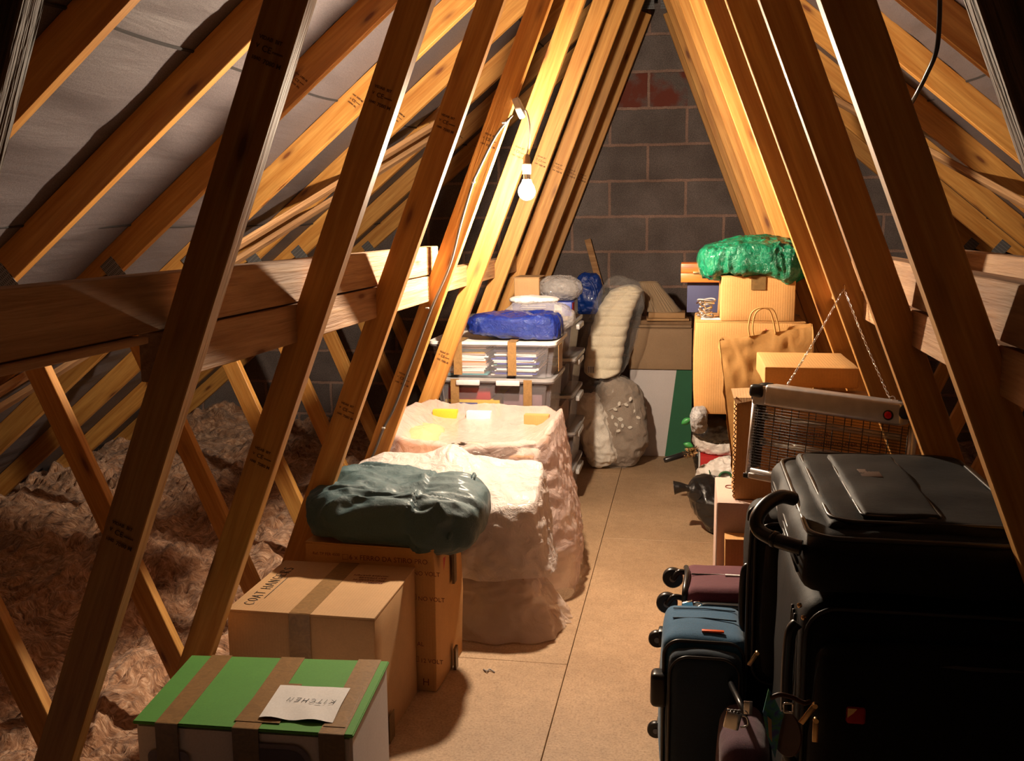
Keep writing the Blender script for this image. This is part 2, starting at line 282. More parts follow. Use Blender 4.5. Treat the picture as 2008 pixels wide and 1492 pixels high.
def textmesh(s,size,mat):
    k=(s,size,mat.name)
    if k not in _tx:
        cu=bpy.data.curves.new('lettering','FONT');cu.body=s;cu.size=size;cu.extrude=.0002;cu.offset=(.0002 if mat.name=='dark_stamp_ink' else 0);cu.resolution_u=3;o=bpy.data.objects.new('lettering',cu);C.objects.link(o)
        dg=bpy.context.evaluated_depsgraph_get();me=bpy.data.meshes.new_from_object(o.evaluated_get(dg));bpy.data.objects.remove(o);me.materials.clear();me.materials.append(mat);_tx[k]=me
    return _tx[k]
def text(name,s,size,mat,parent,o,x,up):
    me=textmesh(s,size,mat);ob=bpy.data.objects.new(name,me);C.objects.link(ob);ob.parent=parent
    x=Vector(x).normalized();up=Vector(up);y=(up-x*up.dot(x)).normalized();z=x.cross(y);m=Matrix((x,y,z)).transposed().to_4x4();m.translation=W(o)-ORG[parent.name];ml=m@Matrix.Scale(CAMK[0],4)
    if parent.name in WM: m.translation=W(o);ml=WM[parent.name].inverted()@m
    ob.matrix_local=ml;ORG[ob.name]=W(o);return ob
LET={'C':[[(.8,.85),(.45,1),(.1,.7),(.05,.3),(.35,0),(.8,.12)]],'O':[[(.45,1),(.1,.75),(.1,.25),(.45,0),(.8,.3),(.8,.75),(.45,1)]],'A':[[(0,0),(.45,1),(.8,0)],[(.15,.38),(.72,.4)]],'T':[[(0,1),(.9,1)],[(.45,1),(.4,0)]],
'H':[[(.1,1),(.08,0)],[(.75,1),(.75,0)],[(.08,.5),(.75,.55)]],'N':[[(.1,0),(.1,1),(.7,0),(.75,1)]],'G':[[(.8,.85),(.4,1),(.08,.6),(.2,.08),(.65,.05),(.78,.42),(.45,.42)]],'E':[[(.75,1),(.12,.95),(.08,0),(.75,.05)],[(.1,.5),(.65,.52)]],
'R':[[(.1,0),(.12,1),(.6,.95),(.7,.7),(.15,.5),(.75,0)]],'S':[[(.75,.9),(.4,1),(.12,.75),(.7,.35),(.5,.02),(.08,.1)]],'K':[[(.1,1),(.1,0)],[(.75,1),(.12,.45),(.8,0)]],'I':[[(.3,1),(.28,0)]]}
def handwriting(name,s,o,x,up,h,adv,mat,parent,r=.0011,slant=.05):
    o=Vector(o);x=Vector(x).normalized();up=Vector(up).normalized();P=[];q=0
    rr=random.Random(3)
    for ch in s:
        if ch!=' ':
            j=rr.uniform(-.06,.06)
            for st in LET[ch]: P.append([o+x*(q+(a+slant*b)*h*.8)+up*((b+j)*h) for a,b in st])
        q+=adv*(.6 if ch in ' I' else 1)
    return tubes(name,P,r,mat,parent,5)
# ---------------------------------------------------------------- structure of the attic
Y0=1.5642
def ZW(x): return 2.4057-2.552*abs(x)
structure(box('wall_gable',(-3.6,6.53,-.6),(3.6,6.68,3.0),WALLM,bev=0,origin=(0,0,0)))
structure(box('wall_hatch_end',(-3.6,-2.7,-.6),(3.6,-2.6,3.0),WALLM,bev=0,origin=(0,0,0)))
# roofing felt, sagging between rafters, in lapped strips
V=[];Fc=[]
for side in (-1,1):
    b=len(V);nx=190;ny=230
    for i in range(nx+1):
        X=3.6*i/nx
        for j in range(ny+1):
            y=-2.6+9.13*j/ny
            ph=((y-Y0-.0175)/.6)%1.;sag=math.sin(PI*ph)**.7
            d=X/.77  # distance down the slope
            lap=((d+.28)%.745)/.745
            w=.0085*noise.noise(Vector((X*17+2*noise.noise(Vector((X*3,y*1.5,7))),y*1.1,side*5)))+.012*noise.noise(Vector((X*10+1.5*noise.noise(Vector((X*2,y,3))),y*.9,side*9)))
            off=.131-.012*sag+w*sag*1.5-.004*lap
            V.append((side*X,y,2.44-.83*X+off))
    for i in range(nx):
        for j in range(ny): q=b+i*(ny+1)+j;Fc.append((q,q+1,q+ny+2,q+ny+1))
structure(mesh('ceiling',V,Fc,FELT,smooth=True))
# dark lap edges of the felt
V=[];Fc=[]
for side in (-1,1):
    for zz in (.60,1.085,1.575,2.06):
        X=(2.566-zz)/.83;b=len(V);n=180
        for j in range(n+1):
            y=-2.5+9.0*j/n;ph=((y-Y0-.0175)/.6)%1.;s_=math.sin(PI*ph)**.7;o=.131-.126-.012*s_-.0085
            for dx,dz_ in ((0,0),(.005,-.004),(.005,-.0005),(0,.0035)): V.append((side*(X+dx),y,zz+dz_+o))
        for j in range(n):
            for k in range(4): q=b+j*4;Fc.append((q+k,q+(k+1)%4,q+4+(k+1)%4,q+4+k))
structure(mesh('trim_1',V,Fc,simple('felt_lap_edge',(.02,.017,.018),.9)))
# chipboard flooring
bm=bmesh.new()
XS=-.13;B=.0022
for lo,hi in (((-1.05,-2.3),(XS,.49)),((-1.05,.49),(XS,2.89)),((-1.05,2.89),(XS,5.29)),((-1.05,5.29),(XS,6.5)),((XS,-2.3),(1.05,1.76)),((XS,1.76),(1.05,4.16)),((XS,4.16),(1.05,6.5))):
    bx(bm,(lo[0]+B/2,lo[1]+B/2,FLZ-.018),(hi[0]-B/2,hi[1]-B/2,FLZ),bev=.0012,seg=1)
structure(bmo('floor',bm,FLOORM,origin=(0,0,0)))
bm=bmesh.new();bx(bm,(-3.6,-2.6,-.62),(3.6,6.52,-.6));structure(bmo('floor.001',bm,CARD3,origin=(0,0,0)))
# mineral wool
def sab(v): return math.sqrt(v*v+.012)-.11
def woolz(side,x,y):
    q=Vector((x,y*1.0,side*7.3));wv=Vector((noise.noise(q*1.7),noise.noise(q*1.7+Vector((9,2,0))),0))*.28
    b1=sab(noise.noise((q+wv)*2.4));b2=sab(noise.noise(Vector(((x+wv.x*.6)*5.5,(y+wv.y*.6)*4.2,side))))
    b3=sab(noise.noise(Vector(((x+wv.x*.5)*15,(y+wv.y)*9,side))));f1=noise.noise(Vector(((x+wv.x)*34,(y+wv.y)*17,side)));f2=noise.noise(Vector((x*80,y*60,side)))
    z=-.535+.030*y-.07*math.exp(-((y-3.0)/.9)**2)*max(0,min(1,(2.3-x)/.4))+.03*min(1,max(0,x-1.9))+.13*b1+.085*b2+.055*b3+.016*f1+.005*f2
    return z
for side in (-1,1):
    V=[];Fc=[];nx,ny=(340,480) if side<0 else (90,130);x0,x1=.95,3.45
    for i in range(nx+1):
        for j in range(ny+1):
            x=x0+(x1-x0)*i/nx;y=-.3+6.81*j/ny;z=woolz(side,x,y)
            if x<1.07: z=min(z,FLZ-.03)
            V.append((side*x,y,z))
    for i in range(nx):
        for j in range(ny): q=i*(ny+1)+j;Fc.append((q,q+1,q+ny+2,q+ny+1))
    o=mesh('loft_insulation',V,Fc,WOOL,smooth=True);o['kind']='stuff';tag(o,'brown mineral wool laid between the joists on the '+('left' if side<0 else 'right')+' side of the loft','insulation')
    VV=[];FF=[];rr=random.Random(5+side)
    for k in range(20000 if side<0 else 600):
        i=rr.randrange(10,nx);j=rr.randrange(int(ny*.2),ny)
        p=Vector(V[i*(ny+1)+j]);q=Vector((p.x*2.6,p.y*2.6,1.));a=noise.noise(q)*7+noise.noise(q*3)*2.5+rr.gauss(0,.22);L=rr.uniform(.03,.11);cur=rr.gauss(0,.8);w_=rr.uniform(.00025,.0006);lift=rr.uniform(.001,.009)
        b0=len(VV);c=p.copy();n_=6
        for t in range(n_):
            f=t/(n_-1);an=a+cur*f;d=Vector((math.cos(an),math.sin(an),0));c=c+d*(L/n_);zz=woolz(side,abs(c.x),c.y) if t%2 else None
            if t==0: zc=p.z
            if zz is not None: zc=zz
            sd=Vector((-d.y,d.x,.6)).normalized()*w_*(1-.6*f);e=Vector((c.x,min(c.y,6.5),zc+.002+lift*math.sin(PI*f)))
            VV+=[e-sd,e+sd]
        for t in range(n_-1): z0=b0+2*t;FF.append((z0,z0+1,z0+3,z0+2))
    fo=mesh('loose_fibres',VV,FF,FIB,o);fo['kind']='stuff'
# trusses
def beamobj(name,A,Bp,w,t,mat,parent,side,yn,bev=.0018,rough=0,seed=0):
    """beam whose centre line runs A->B in the truss plane (x,z), near face at y=yn, t thick"""
    A=Vector((A[0],yn+t/2,A[1]));Bp=Vector((Bp[0],yn+t/2,Bp[1]));d=Bp-A;L=d.length
    bm=bmesh.new();bx(bm,(0,-t/2,-w/2),(L,t/2,w/2),None,bev,1)
    if rough:
        bmesh.ops.subdivide_edges(bm,edges=[e for e in bm.edges if abs((e.verts[0].co-e.verts[1].co).x)>L*.5],cuts=90,use_grid_fill=True)
        for v in bm.verts:
            n_=noise.noise(Vector((v.co.x*9,seed,v.co.z*20)))*.5+noise.noise(Vector((v.co.x*40,seed,v.co.z*60)))*.25
            v.co.z+=n_*rough*(1 if v.co.z*side<0 else .2);v.co.y+=n_*rough*.4
    bmesh.ops.recalc_face_normals(bm,faces=bm.faces)
    me=bpy.data.meshes.new(name);bm.to_mesh(me);bm.free()
    o=link(name,me,mat,parent,A);x=d.normalized();y=Vector((0,1,0));z=x.cross(y);rm=Matrix((x,y,z)).transposed().to_4x4();o.matrix_local=Matrix.Translation(A-ORG[parent.name])@rm;WM[o.name]=Matrix.Translation(A)@rm;return o
RANK={-1:'roof truss nearest the camera, with rough bark-edged inner struts',0:'second roof truss from the camera, its dark left strut running to the bottom corner',1:'third roof truss from the camera, its left strut ending behind the green box',2:'fourth roof truss from the camera, the fly killer chain hooked to its right strut',3:'roof truss that carries the white ceiling rose and grey cable',4:'brightly lit roof truss directly behind the hanging bulb',5:'second lit roof truss behind the bulb, above the clear crates',6:'third lit roof truss behind the bulb, above the blue folded bag',7:'roof truss second from the gable wall',8:'roof truss standing against the block gable wall'}
cs=1/math.cos(math.atan(1/2.552));ct=math.sqrt(1+.83**2);co=1/math.cos(math.atan(1/2.34))
def stamp(parent,p,along,perp,yn,mirror=False):
    for k,(s,sz,du,dv) in enumerate((('VIDAB  BIT',.0085,0,.015),('V',.009,-.001,0),('CE',.014,.010,-.003),('mmmm',.006,.029,-.001),('1040',.0082,-.003,-.019),('7080 M',.0105,.018,-.021))):
        text('printed_stamp',s,sz,INKD,parent,Vector((p[0],yn-.0022,p[1]))+perp*(du-.023)+along*dv,perp,along)
for k in range(-1,9):
    yn=(Y0+.6*k) if k>=0 else .925
    T=thing('roof_truss','pine '+RANK[k],'roof truss',(0,yn+.0175,0),'roof trusses')
    for s in (-1,1):
        # rafter: lower edge z=2.44-.83|x|, 97 mm deep
        hw=.0485;cx=lambda x:(s*x,2.44-.83*x+hw*ct)
        rf=beamobj('rafter',cx(.0),cx(3.45),.097,.035,WOOD,T,s,yn)
        # inner strut
        off=.036*cs;top=2.30 if k<8 else 2.33
        xi=lambda z:s*((2.4057-z)/2.552+off)
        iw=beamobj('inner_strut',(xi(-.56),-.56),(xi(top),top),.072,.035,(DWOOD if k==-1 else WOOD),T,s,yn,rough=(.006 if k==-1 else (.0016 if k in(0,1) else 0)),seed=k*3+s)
        xo=lambda z:s*(1.512+(z-.08)/2.336+.036*co)
        ow=beamobj('outer_strut',(xo(-.58),-.58),(xo(.90),.90),.072,.035,WOOD,T,s,yn)
        if k>=0:
            al=Vector((-s*1/2.552,0,1)).normalized();pp=Vector((al.z,0,-al.x))
            for z in (1.35,.53):
                if s<0: stamp(iw,(xi(z),z),al,pp,yn)
            for j,(px,pz,a,ww,hh) in enumerate(((1.87,.915,-.69,.06,.085),(1.25,-.565,0,.15,.07),(.10,2.40,0,.16,.10))):
                if j==1 and k<7 and 0: continue
                pm=Matrix.Translation((s*px,yn-.0012,pz))@Matrix.Rotation(s*-a,4,'Y');o_=box('nail_plate',(-ww/2,-.0012,-hh/2),(ww/2,.0012,hh/2),PLATE,T,None,0,origin=(0,0,0));o_.matrix_local=Matrix.Translation(-ORG[T.name])@pm
            if s<0 and k>=3:
                ra=Vector((s,0,-.83)).normalized();rp=Vector((-.83*s,0,-1)).normalized()
                stamp(rf,(s*1.12,2.44-.83*1.12+.055),Vector((-.64,0,-.77)),Vector((.77,0,-.64)),yn)
    bc=beamobj('bottom_chord',(-3.4,-.60),(3.4,-.60),.09,.035,WOOD,T,1,yn)
# short joist ends showing past the boards on the left
for n_,(x0,x1,yy,z0,z1,lb) in enumerate(((-2.4,-1.06,2.70,-.67,-.570,'pine joist piece in the bottom left corner behind the green box'),(-1.855,-1.06,3.31,-.655,-.530,'short pine joist end with cut face left of the coat hanger box'),(-1.80,-1.06,4.505,-.56,-.428,'short orange pine joist end beside the brown printed carton'))):
    box('joist_offcut',(x0,yy,z0),(x1,yy+.04,z1),WOOD,bev=.002,origin=((x0+x1)/2,yy,z0))
    tag(C.objects[-1],lb,'timber','joist ends')
# binders lying against the inner struts
def plank(name,lo,hi,mat,label,group=None,m=None):
    c=(Vector(lo)+Vector(hi))/2;h=Vector(hi)-Vector(lo);bm=bmesh.new()
    L=h.y;bx(bm,(-L/2,-h.x/2,-h.z/2),(L/2,h.x/2,h.z/2),None,.002,1);me=bpy.data.meshes.new(name);bmesh.ops.recalc_face_normals(bm,faces=bm.faces);bm.to_mesh(me);bm.free();o=link(name,me,mat,None,c);o.rotation_euler=(0,0,PI/2);return tag(o,label,'timber',group)
g='long timber binders'
plank('binder_board',(-.722,-.5,.899),(-.672,3.50,.995),ROUGH,'thick sawn board running along the left struts, upper of the pair',g)
plank('binder_board',(-.722,1.575,.806),(-.672,3.49,.894),ROUGH,'lower sawn board under the upper binder on the left struts',g)
plank('binder_board',(-.722,3.53,.822),(-.672,6.4,.905),ROUGH,'sawn board continuing behind the bulb along the left struts',g)
plank('lath_strip',(-.715,-.5,.884),(-.658,1.50,.896),ROUGH,'thin pale lath under the upper left binder board',g)
plank('binder_board',(.677,-.4,.895),(.727,3.0,.984),ROUGH,'upper sawn board behind the right struts, lit in stripes',g)
plank('binder_board',(.677,1.2,.815),(.727,3.1,.889),ROUGH,'lower sawn board behind the right struts',g)
plank('binder_board',(.735,-.4,.975),(.765,2.5,1.015),ROUGH,'thin light board lying behind the top right binder',g)
plank('binder_board',(.677,3.15,.822),(.727,6.4,.905),ROUGH,'sawn board deep on the right behind the cartons',g)
def brace(a,b,side,w,t,label,off=0,mat=ROUGH):
    c0=2.44-.02-off;A=Rp(*a,side,c0);Bq=Rp(*b,side,c0);d=(Bq-A);nrm=Vector((side*.83,0,1)).normalized()
    A=A-d*.08;d=d*1.16;m=frame(A,d,nrm);bm=bmesh.new();bx(bm,(0,-w/2,-t/2),(d.length,w/2,t/2),None,.002,1);me=bpy.data.meshes.new('diagonal_brace');bmesh.ops.recalc_face_normals(bm,faces=bm.faces);bm.to_mesh(me);bm.free()
    o=link('diagonal_brace',me,mat,None,A);o.matrix_world=m;return tag(o,label,'timber','diagonal roof braces')
brace((0,768),(849,247),-1,.06,.022,'upper of two diagonal braces crossing the left rafters')
brace((0,800),(841,275),-1,.06,.022,'lower of two diagonal braces crossing the left rafters')
brace((1635,195),(2006,398),1,.06,.024,'rough diagonal brace crossing under the right rafters')
# leaning offcut at the gable
tag(beam:=box('timber_offcut',(-.02,-.01,0),(.02,.01,.36),ROUGH,None,frame((-.33,6.44,.62),(1,0,.28),(-.27,.0,1))),'short timber leaning on the gable wall above the stacked crates','timber')
# ---------------------------------------------------------------- ceiling rose, flex and bulb
YB=3.3817
T=thing('pendant_light','lit bare bulb on a short flex from a white ceiling rose on a strut','light',(-.355,YB,1.455))
axis=Vector((1,0,.39)).normalized();m=frame((-.362,YB,1.452),(-.39,0,1),axis)
lathe('ceiling_rose',[(.036,0),(.037,.012),(.034,.019),(.026,.022),(.006,.023)],WPLAST,T,m,32)
bp=Yp(1033,372,YB);bp.y=YB
top=bp+Vector((0,0,.115))
tube('flex',smoothpath([Vector((-.339,YB,1.448)),Vector((-.327,YB-.004,1.442)),Vector((-.317,YB-.006,1.40)),Vector((-.318,YB-.004,1.34)),top+Vector((0,0,.0))],8),.0032,WPLAST,T)
mm=Matrix.Translation(bp)
lathe('lamp_holder',[(.006,.118),(.010,.112),(.0125,.105),(.0125,.088),(.0155,.085),(.0155,.068),(.0145,.066),(.0145,.052)],simple('lamp_holder_plastic',(.42,.33,.24),.4),T,mm)
lathe('bulb_cap',[(.0125,.055),(.0125,.038),(.014,.032)],CHROME,T,mm)
nb=N('lit_bulb_glass');nb.set(Base_Color=(1,1,1,1),Roughness=.3);nb.b.inputs['Emission Color'].default_value=(1,.80,.58,1);nb.b.inputs['Emission Strength'].default_value=3300
lathe('bulb_glass',[(.0135,.034),(.017,.024),(.024,.012),(.0285,0),(.0295,-.008),(.027,-.018),(.021,-.027),(.012,-.033),(.003,-.035)],nb.m,T,mm)
# cable stapled down the strut
cp=[(992,232),(972,266),(936,338),(926,362),(903,440),(882,520),(846,604),(818,680),(776,792),(752,840),(735,884),(715,925)]
pp=[Yp(u,v,Y0+1.8-.006) for u,v in cp];pp[0]=Vector((-.372,Y0+1.8-.006,1.43))
T=thing('lighting_cable','grey cable clipped down the strut from the ceiling rose','cable',pp[5])
tubes('cable_sheath',[smoothpath([p+Vector((dx,0,0)) for p in pp],6) for dx in (-.0016,.0016)],.0032,GREYC,T)
for u,v in ((988,240),(928,357),(838,604),(752,839)):
    q=Yp(u,v,Y0+1.8-.008);box('cable_clip',q-Vector((.0065,.005,.003)),q+Vector((.0065,.004,.003)),WPLAST,T)
T=tube('black_cable',smoothpath([Yp(1843,-25,2.0),Yp(1842,40,2.0),Yp(1836,100,2.0),Yp(1815,150,2.05),Yp(1796,187,2.1),Yp(1780,215,2.2)]),.0045,BLACKP,origin=Yp(1836,100,2.0));tag(T,'thick black cable hanging at the upper right in front of the rafters','cable')
exec_items=True
plan(1.26,-.0563,-.2798)
# ---------------------------------------------------------------- cartons
def rotm(cx,cy,a): return Matrix.Translation((cx,cy,0))@Matrix.Rotation(a,4,'Z')@Matrix.Translation((-cx,-cy,0))
def carton(name,label,cat,lo,hi,mat,rot=0,seam='x',tapem=TAPE,tapew=.045,flap=True,side=None,tilt=None,overtape=.06,bulge=0,flapmat=None):
    """lo/hi world box; seam: direction of the middle joint of the top flaps"""
    cx,cy=(lo[0]+hi[0])/2,(lo[1]+hi[1])/2;m=rotm(cx,cy,rot)
    if tilt is not None: m=tilt@m
    T=thing(name,label,cat,(cx,cy,lo[2]))
    bm=bmesh.new();bx(bm,lo,(hi[0],hi[1],hi[2]-.004),None,.003,2)
    bmesh.ops.subdivide_edges(bm,edges=bm.edges,cuts=5,use_grid_fill=True)
    for v in bm.verts:
        c=v.co;v.co=c+Vector((noise.noise(c*9),noise.noise(c*9+Vector((7,0,0))),0))*.0035
        if bulge:
            f=math.sin(PI*min(1,max(0,(c.z-lo[2])/(hi[2]-lo[2]))));v.co.x+=bulge*f*(1 if c.x>cx else -1);v.co.y+=bulge*f*.6*(1 if c.y>cy else -1)
    for v in bm.verts: v.co=m@v.co
    bmo('box_body',bm,mat,T,auto=True)
    if flap:
        for k in (0,1):
            a=list(lo);b=list(hi);a[2]=hi[2]-.0045;b[2]=hi[2]
            ax=1 if seam=='x' else 0
            mid=(lo[ax]+hi[ax])/2
            if k==0:b[ax]=mid-.0012
            else:a[ax]=mid+.0012
            a[0]-=.001;b[0]+=.001;a[1]-=.001;b[1]+=.001
            box('top_flap',a,b,flapmat or mat,T,m,.001,1)
    if tapem:
        ax=1 if seam=='x' else 0;mid=(lo[ax]+hi[ax])/2;a=list(lo);b=list(hi);a[ax]=mid-tapew/2;b[ax]=mid+tapew/2;a[2]=hi[2]+.0002;b[2]=hi[2]+.0009
        box('tape_strip',a,b,tapem,T,m,0)
        for e in (0,1):
            a2=list(a);b2=list(b);o=1-ax
            if e==0: a2[o]=lo[o]-.0045;b2[o]=lo[o]-.0036
            else: a2[o]=hi[o]+.0036;b2[o]=hi[o]+.0045
            a2[2]=hi[2]-overtape;b2[2]=hi[2]+.0009;box('tape_end',a2,b2,tapem,T,m,0)
    return T,m
# green box marked KITCHEN
T=thing('storage_box','green topped white cardboard box taped up with a paper note reading KITCHEN','box',(-.48,1.46,0))
z1=.30;FL=Vector((-.634,1.345,0));FR=Vector((-.280,1.358,0));BR=Vector((-.302,1.612,0));BL=Vector((-.660,1.580,0))
def quad(pts,z0,z1,name,mat,par,bev=.002):
    bm=bmesh.new();a=[bm.verts.new((p.x,p.y,z0)) for p in pts];b=[bm.verts.new((p.x,p.y,z1)) for p in pts];n=len(pts)
    bm.faces.new(a[::-1]);bm.faces.new(b)
    for i in range(n): bm.faces.new((a[i],a[(i+1)%n],b[(i+1)%n],b[i]))
    if bev: bmesh.ops.bevel(bm,geom=list(bm.edges),offset=bev,segments=2,affect='EDGES')
    return bmo(name,bm,mat,par,auto=True)
quad([FL,FR,BR,BL],0,z1-.004,'box_body',WHITEC,T,.004)
e=.0035;quad([FL+Vector((-e,-e,0)),FR+Vector((e,-e,0)),BR+Vector((e,e,0)),BL+Vector((-e,e,0))],z1-.0038,z1+.0015,'box_lid',GREENC,T,.0015)
def bil(u,v): return (FL*(1-u)+FR*u)*(1-v)+(BL*(1-u)+BR*u)*v
for i,(u0,u1,v0,v1) in enumerate(((.10,.205,0,1),(.46,.58,0,1),(.855,.97,0,1))):
    quad([bil(u0,v0-.02),bil(u1,v0-.02),bil(u1,v1+.02),bil(u0,v1+.02)],z1+.0015,z1+.0025,'tape_strip',TAPE,T,0)
    a=bil(u0,0);b=bil(u1,0);quad([a+Vector((0,-.0062,0)),b+Vector((0,-.0062,0)),b+Vector((0,-.0035,0)),a+Vector((0,-.0035,0))],z1-.30,z1+.0022,'tape_end',TAPE2,T,0)
for u0,u1 in ((.45,.66),(.86,.96)): quad([bil(u0,.06),bil(u1,.06),bil(u1-.01,.60),bil(u0+.02,.60)],z1+.0027,z1+.0034,'tape_strip',TAPE,T,0)
# the note
V=[];Fc=[]
for i in range(13):
    for j in range(9):
        u=.555+.34*i/12;v=.10+.45*j/8;p=bil(u+.0,v);V.append((p.x,p.y,z1+.0062+.0022*math.sin(i*.9)*math.cos(j*.7)*(1-j/9)))
for i in range(12):
    for j in range(8): q=i*9+j;Fc.append((q,q+9,q+10,q+1))
note=mesh('paper_note',V,Fc,PAPER,T,smooth=True);note['label']='white paper note reading KITCHEN'
handwriting('handwritten_word','KITCHEN',bil(.865,.36)+Vector((0,0,z1+.0078)),FL-FR,FL-BL,.0130,.0128,INK,note,.00042,.25)
# grey printed shape on the front of the green box
def rrect(x0,x1,z0,z1,r,n=8):
    P=[]
    for cx_,cz_,a0 in ((x1-r,z1-r,0),(x0+r,z1-r,PI/2),(x0+r,z0+r,PI),(x1-r,z0+r,1.5*PI)):
        for i in range(n+1): a=a0+PI/2*i/n;P.append((cx_+r*math.cos(a),cz_+r*math.sin(a)))
    return P
def flatshape(name,P,fn,mat,par): return mesh(name,[fn(*p) for p in P],[tuple(range(len(P)))],mat,par)
VIO=paper('mauve_grey_print',(.20,.17,.21),.1);PURD=paper('dark_mauve_print',(.09,.075,.10),.1)
fn=lambda x,z:Vector((x,1.345-.0008-.0018*0+(.013/.354)*(x+.634)-.0034,z))
flatshape('printed_panel',rrect(-.46,-.345,.12,.278,.03),fn,VIO,T);flatshape('printed_panel',rrect(-.45,-.353,.125,.270,.026),lambda x,z:fn(x,z)+Vector((0,-.0006,0)),PURD,T)
flatshape('printed_panel',rrect(-.615,-.545,.12,.255,.012),fn,VIO,T)
# coat hanger box
T,m=carton('cardboard_box','brown taped cardboard box marked COAT HANGERS behind the green box','box',(-.697,1.795,0),(-.384,2.095,.303),CARD,rot=0,seam='y',overtape=.20)
handwriting('handwritten_word','COAT',Vector((-.655,1.824,.3036)),(.0,1,0),(-1,.0,0),.0215,.0196,INK,T,.0007,.0)
handwriting('handwritten_word','HANGERS',Vector((-.655,1.913,.3036)),(.0,1,0),(-1,.0,0),.0225,.0200,INK,T,.0007,.0)
tube('underline',[(-.645,1.862,.3036),(-.645,1.985,.3036)],.0007,INK,T,5)
for i,s in enumerate(('PROPERTY OF','SPEC PACKED IN','DRY STORAGE','HANDLE CARTON')): text('printed_line',s,.0095,INKM,T,(-.425,1.985+i*.014,.3042),(-1,0,0),(0,-1,0))
for x0 in (-.60,-.49): box('hand_hole_flap',(x0,1.787,.055),(x0+.09,1.7905,.061),CARDE,T,None,0)
box('tape_strip',(-.384+.003,1.86,0.0),(-.3795,1.895,.06),TAPE2,T,None,0)
# tall printed carton
T,m=carton('cardboard_box','tall orange brown carton printed FERRO DA STIRO PRO under the dark green bag','box',(-.648,2.108,0),(-.336,2.335,.345),CARD2,rot=-.045,seam='x',tapem=None,bulge=.003)
for s,sz,x,z in (('6 x FERRO DA STIRO PRO',.0165,-.542,.312),('Ref. TP FER 4500',.0095,-.632,.318),('NO VOLT',.0145,-.388,.285),('NO VOLT',.0145,-.378,.225),('12 VOLT',.0145,-.376,.075),('AL',.0145,-.383,.115),('H',.024,-.372,.02)):
    text('printed_line',s,sz,INKM,T,(x,2.098-.045*(x+.5),z),(1,-.045,0),(0,0,1))
for (x,z) in ((-.558,.311),(-.404,.286),(-.395,.227),(-.393,.077)): tube('printed_line',[Vector((x+a,2.0975-.045*(x+.5),z+b)) for a,b in ((0,0),(.013,0),(.013,.012),(0,.012))],.0006,INKM,T,4,True)
for (y,z,s) in ((2.135,.312,1),(2.245,.322,.6)): mesh('printed_arrow',[(-.3268,y,z-.03*s),(-.3268,y+.02*s,z),(-.3262,y-.006*s,z+.004)],[(0,1,2)],INKR,T)
for z0,z1_ in ((.22,.335),(.0,.055)): box('tape_strip',(-.3285,2.22,z0),(-.3225,2.245,z1_),TAPE2,T,None,0)
# ---------------------------------------------------------------- soft shapes
def blob(name,c,s,mat,parent=None,n=3.2,seed=1,amp=.02,cs=9,wr=.008,ws=22,flat=None,m=None,nu=110,nv=64,xf=None,origin=None,an=(1,1,1)):
    V=[];Fc=[];c=Vector(c);rot=m or Matrix()
    def sp(v,e): return math.copysign(abs(v)**e,v)
    for j in range(nv+1):
        ph=-PI/2+PI*j/nv
        for i in range(nu):
            th=2*PI*i/nu;e=2/n
            p=Vector((s[0]*sp(math.cos(ph),e)*sp(math.cos(th),e),s[1]*sp(math.cos(ph),e)*sp(math.sin(th),e),s[2]*sp(math.sin(ph),e)))
            q=Vector((p.x/s[0],p.y/s[1],p.z/s[2]));dirn=Vector((p.x/s[0]**1.5,p.y/s[1]**1.5,p.z/s[2]**1.5));dirn=dirn.normalized() if dirn.length>0 else dirn
            d=amp*(crease(p,cs,seed)-.45)+wr*wrinkle(Vector((p.x*an[0],p.y*an[1],p.z*an[2])),ws,seed+2)+.4*wr*wrinkle(Vector((p.x*an[0],p.y*an[1],p.z*an[2])),ws*2.3,seed+6)+amp*.5*noise.noise(p*cs*.5+Vector((seed,0,0)))
            p=p+dirn*d
            if xf: p=xf(p,q)
            p=rot.to_3x3()@p+c
            if flat is not None and p.z<flat+.002: p.z=flat+.0015
            V.append(p)
    for j in range(nv):
        for i in range(nu): a=j*nu+i;b=j*nu+(i+1)%nu;Fc.append((a,b,b+nu,a+nu))
    return mesh(name,V,Fc,mat,parent,origin if origin is not None else (c if not parent else None),True)
# dark green folded tarpaulin bag on the tall carton
T=thing('folded_cover','dark green nylon bag lying on the tall printed carton','bag',(-.46,2.25,.346))
def xf(p,q):
    t=q.x; p.z*=1-.10*max(0,-t); p.z+=-.02*(1-q.y)*.5+.012*(1 if t<.3 else 0)
    if q.z>0: p.z-=.022*math.exp(-((t-.05)**2)*9-((q.y+.1)**2)*3)
    p.z+=.017*wrinkle(Vector((q.x*.9,q.y*2.2,0)),1.5,4)*(1 if q.z>0 else .2)
    if p.z<-.030 and q.y<-.5: p.z-=.012*(.5+.5*math.sin(3*t-.6))
    return p
body=blob('bag_body',(-.462,2.245,.402),(.203,.150,.050),TEAL,T,3.6,3,.009,7,.010,9,None,Matrix.Rotation(.06,4,'Z'),200,110,xf,an=(.55,1.3,1))
bm=bmesh.new()
P=[]
for i in range(40):
    f=i/39;P.append(Vector((-.308+.010*math.sin(f*9),2.11+f*.26,.452-.085*(1-f)**3+.004*math.sin(f*60))))
tube('gathered_hem',P,[.0045+.0022*math.sin(i*1.9) for i in range(40)],TEAL,T,8)
tube('bag_fold',smoothpath([(-.60,2.345,.440),(-.555,2.33,.452),(-.52,2.25,.444),(-.44,2.20,.436),(-.385,2.18,.430),(-.36,2.16,.424)]),.009,TEAL,T,10)
blob('folded_corner',(-.585,2.345,.442),(.045,.030,.018),TEAL,T,2.6,8,.010,20,.004,40)
